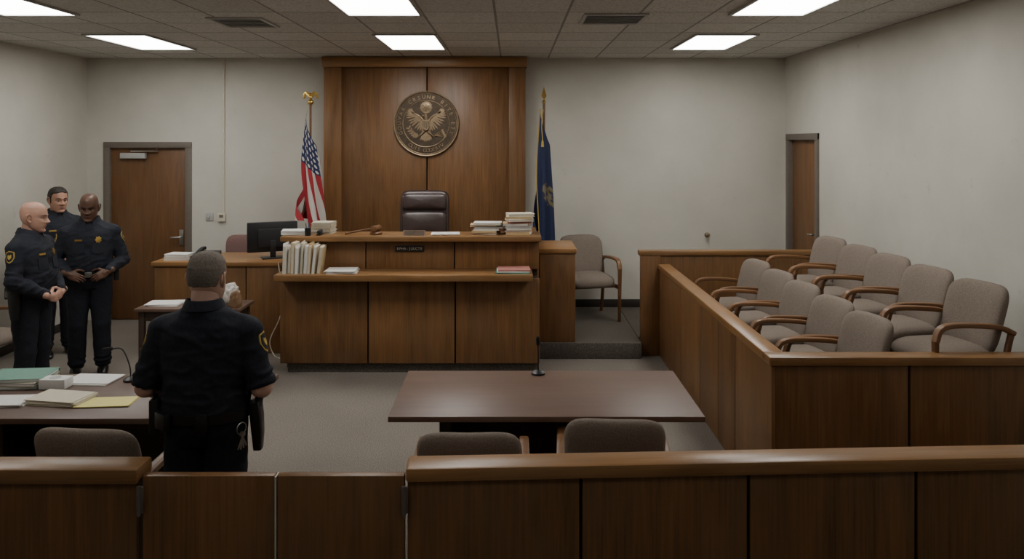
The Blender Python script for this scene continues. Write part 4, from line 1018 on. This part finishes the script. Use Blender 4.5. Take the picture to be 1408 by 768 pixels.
# ------------------------------------------------------------------ tables
TZ = .76
def table(x0, x1, y0, y1, label):
    r_ = root('conference_table', label, 'table', ((x0+x1)/2, (y0+y1)/2, 0))
    MB().box(x0, x1, y0, y1, TZ-.032, TZ, .004).build('tabletop', 'laminate_x', r_)
    xm = (x0+x1)/2
    for q in (-1, 1):
        x = xm+q*(x1-x0)*.33
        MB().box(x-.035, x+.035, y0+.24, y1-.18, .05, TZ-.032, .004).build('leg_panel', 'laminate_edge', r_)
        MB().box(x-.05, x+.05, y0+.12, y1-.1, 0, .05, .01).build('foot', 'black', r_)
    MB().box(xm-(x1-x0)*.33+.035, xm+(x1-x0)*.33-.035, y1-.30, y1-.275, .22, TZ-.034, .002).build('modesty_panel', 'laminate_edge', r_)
    return r_
table(-.684, 1.064, 4.32, 5.19, 'long dark laminate table alone in the middle of the floor')
table(-3.27, -1.52, 4.29, 5.12, 'dark laminate table covered with papers at the left')
def mic(x, y, pts, label):
    r_ = root('microphone', label, 'microphone', (x, y, TZ))
    MB().lathe([(.045, 0), (.045, .012), (.03, .022), (.012, .028)], (x, y, TZ), 24).build('base', 'black', r_)
    c = cat([V(x, y, TZ+.02)]+[V(x+a, y+b_, TZ+c_) for a, b_, c_ in pts], 6)
    MB().tube(c, .0045, 8).build('gooseneck', 'black', r_)
    dv = (c[-1]-c[-4]).normalized(); MB().tube([c[-1]-dv*.01, c[-1], c[-1]+dv*.03, c[-1]+dv*.05], [.009, .012, .012, .007], 12).build('capsule', 'rubber', r_)
x, y = on(740, 514, TZ); mic(x, y, [(0, 0, .08), (0, 0, .15), (-.002, -.01, .2)], 'black gooseneck microphone on the bare centre table')
x, y = on(180, 523, TZ); mic(x, y, [(-.01, 0, .10), (-.05, -.01, .2), (-.11, -.03, .21)], 'black gooseneck microphone bending over papers on the left table')
def paper_at(px, py, w_, d_, h_, rz, mat, label, name='paper_stack', catn='papers'):
    x, y = on(px, py, TZ); return stack_sheets(name, x, y, TZ, w_, d_, h_, rz, mat, label, catn)
paper_at(128, 523, .30, .20, .012, -4, 'paper', 'white papers beside the microphone on the left table')
paper_at(84, 551, .31, .20, .03, -6, 'paper2', 'cream paper pad at the near edge of the left table', 'paper_pad')
paper_at(148, 553, .30, .17, .008, 5, 'yellow', 'yellow legal pad on the left table beside the officer', 'legal_pad', 'notepad')
paper_at(6, 553, .26, .19, .016, 8, 'paper', 'white papers at the left edge of the photo on the left table')
x, y = on(26, 527, TZ); z = TZ
for i, (mt, t_, nm) in enumerate((('green', .022, 'lowest'), ('paper2', .02, 'middle'), ('green', .02, 'topmost'))):
    r_ = file_thing(x+.008*i, y, z, .35, .25, t_, (4, -3, 6)[i], mt, nm+' folder of the green pile on the left table', 'folders in the green pile'); r_.name = 'file_folder'; r_['category'] = 'folder'; z += t_
x, y = on(76, 532, TZ); r0 = root('tissue_box', 'small white box on left table in front of the green folders', 'box', (x, y, TZ))
MB().box(x-.075, x+.085, y-.05, y+.05, TZ, TZ+.06, .004).build('carton', 'paper', r0); g = MB(); g.lathe([(.035, 0), (.035, .001)], (x, y, TZ+.06), 20); g.build('opening', 'lgrey', r0)

# ------------------------------------------------------------------ clerk's corner
r0 = root('clerk_desk', 'wooden clerk desk counter between the door and the judge bench', 'desk', (-3.2, 8.7, 0))
MB().box(-3.84, -2.42, 8.46, 9.15, 0, .935).build('carcass', 'wood_dark', r0)
for a, b_ in ((-3.85, -2.86), (-2.85, -2.41)): MB().box(a, b_, 8.435, 8.465, .0, .935, .004).build('front_panel', 'wood', r0)
MB().box(-3.86, -3.838, 8.435, 9.15, 0, .935, .004).build('side_panel', 'wood', r0)
MB().box(-3.87, -2.40, 8.41, 9.17, .935, .985, .01).build('top', 'wood_x', r0)
CZ = .985
r0 = root('computer_monitor', 'black computer monitor turned away on the clerk desk', 'monitor', (-2.66, 8.72, CZ), math.radians(205))
def lb(mb, name, mat, par): mb.xf(chain(r0)); return mb.build(name, mat, par)
so = lb(MB().box(-.27, .27, -.02, .025, .07, .40, .01), 'housing', 'black', r0); lb(MB().box(-.25, .25, -.0215, -.0195, .09, .385), 'screen', 'blackmat', so)
lb(MB().box(-.16, .16, .02, .05, .12, .33, .015), 'back_cover', 'blackmat', so)
lb(MB().box(-.03, .03, .03, .055, .012, .2, .004), 'stand_neck', 'black', r0); lb(MB().box(-.12, .12, -.07, .11, 0, .014, .005), 'stand_base', 'black', r0)
def desk_x(px, Y): return (px-CX)*Y/F
x = desk_x(286, 8.7); r0 = root('desk_phone', 'low black desk telephone on the clerk desk', 'telephone', (x, 8.68, CZ))
MB().plate([(-.1, 0), (.1, 0), (.1, .075), (-.1, .03)], lambda a, b_, dd: V(x+dd, 8.68+a, CZ+b_), -.12, .12).build('body', 'black', r0)
g = MB(); g.sweep(cat([V(x-.075, 8.60, CZ+.065), V(x-.075, 8.66, CZ+.085), V(x-.075, 8.74, CZ+.10), V(x-.075, 8.79, CZ+.10)], 4), rrect(.035, .045)); g.build('handset', 'blackmat', r0)
for k in range(12): a, b_ = k % 3, k//3; yy = 8.62+b_*.028; zz = CZ+.03+(yy-8.58)*.225; MB().box(x+.0+a*.03, x+.02+a*.03, yy, yy+.018, zz-.004, zz+.006).build('key', 'lgrey', r0)
x = desk_x(245, 8.6); z = CZ
for i, (mt, t_, nm) in enumerate((('paper2', .035, 'lower'), ('paper', .03, 'upper'))):
    r_ = file_thing(x+.01*i, 8.62, z, .26, .2, t_, (3, -5)[i], mt, nm+' of the two white ledgers at the left end of clerk desk', 'ledgers on the clerk desk'); r_.name = 'ledger'; r_['category'] = 'book'; z += t_
# clerk chair
x = desk_x(325, 9.45); r0 = root('office_chair', 'mauve fabric office chair behind the clerk desk', 'chair', (x, 9.5, 0))
g = MB(); g.sup((x, 9.68, .90), .21, .23, .05, .45, .65, 32, 12, SW); g.build('backrest', 'mauve', r0, 60); g = MB(); g.sup((x, 9.45, .5), .24, .23, .05, .4, .6, 30, 10); g.build('seat', 'mauve', r0, 60)
g = MB(); g.sweep([V(x, 9.5, .45), V(x, 9.73, .47), V(x, 9.74, .75)], rrect(.06, .015), V(1, 0, 0)); g.build('back_bracket', 'black', r0)
MB().lathe([(.025, .08), (.025, .46)], (x, 9.45, 0), 14).build('gas_column', 'black', r0)
for k in range(5):
    a = 2*PI*k/5; dv = V(math.cos(a), math.sin(a), 0); g = MB(); g.tube([V(x, 9.45, .1), V(x, 9.45, .06)+dv*.23], [.025, .016], 8); g.sup(V(x, 9.45, .028)+dv*.23, .028, .028, .028, nu=12, nv=8); g.build('base_leg', 'black', r0)
# small side table
tx0, tx1, ty0, ty1, tz = -3.47, -2.5, 7.2, 7.62, .74
r0 = root('side_table', 'small dark wooden table in front of the clerk desk behind the officer', 'table', ((tx0+tx1)/2, (ty0+ty1)/2, 0))
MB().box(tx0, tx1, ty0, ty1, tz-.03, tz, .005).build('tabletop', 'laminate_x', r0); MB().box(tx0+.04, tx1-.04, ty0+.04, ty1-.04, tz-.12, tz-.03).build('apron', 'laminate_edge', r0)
for a in (tx0+.03, tx1-.08):
    for b_ in (ty0+.03, ty1-.08): MB().box(a, a+.05, b_, b_+.05, 0, tz-.03, .004).build('leg', 'laminate_edge', r0)
stack_sheets('paper_stack', -3.27, 7.40, tz, .3, .22, .02, 3, 'paper', 'white papers on the small table in front of the clerk desk', 'papers')
def lump(name, c, rx, ry, rz_, mat, label, catn, seed, e=.7):
    g = MB()
    def fn(p):
        d = (p-Vector(c)); n_ = noise.noise(d*9+V(seed, 0, 0))+.8*noise.noise(d*26+V(0, seed, 0)); q = Vector(c)+d*(1+.24*n_); return V(q.x, q.y, max(tz, q.z))
    g.sup(c, rx, ry, rz_, e, .8, 60, 34, None, fn); return tag(g.build(name, mat, None, 22), label, catn)
lump('plastic_bag', (-2.70, 7.45, tz+.07), .12, .1, .115, 'bag', 'crumpled pale grey plastic bag on the small table beside the officer', 'bag', 3)
lump('paper_bag', (-2.56, 7.27, tz+.06), .055, .045, .10, 'brownbag', 'small crumpled brown bag leaning by the pale plastic bag', 'bag', 8)
# cable hanging down the clerk desk
g = MB(); g.tube(cat([V(-2.50, 8.40, .98), V(-2.47, 8.385, .8), V(-2.44, 8.40, .55), V(-2.5, 8.40, .35), V(-2.58, 8.37, .15), V(-2.52, 8.33, .006), V(-2.4, 8.2, .006)], 6), .006, 8); tag(g.build('power_cable', 'cream'), 'thin pale cable hanging down the front of the clerk desk', 'cable')

# ------------------------------------------------------------------ world + camera
w = bpy.data.worlds.new('world'); S.world = w; w.use_nodes = True
w.node_tree.nodes['Background'].inputs[0].default_value = (.5, .5, .5, 1); w.node_tree.nodes['Background'].inputs[1].default_value = .05
cam = bpy.data.cameras.new('camera'); co = bpy.data.objects.new('camera', cam); COL.objects.link(co)
co.location = (0, 0, H); co.rotation_euler = (PI/2, 0, 0); cam.sensor_width = 36; cam.lens = 36*F/1408; cam.shift_y = (HY-384)/1408
cam.clip_start = .05; S.camera = co
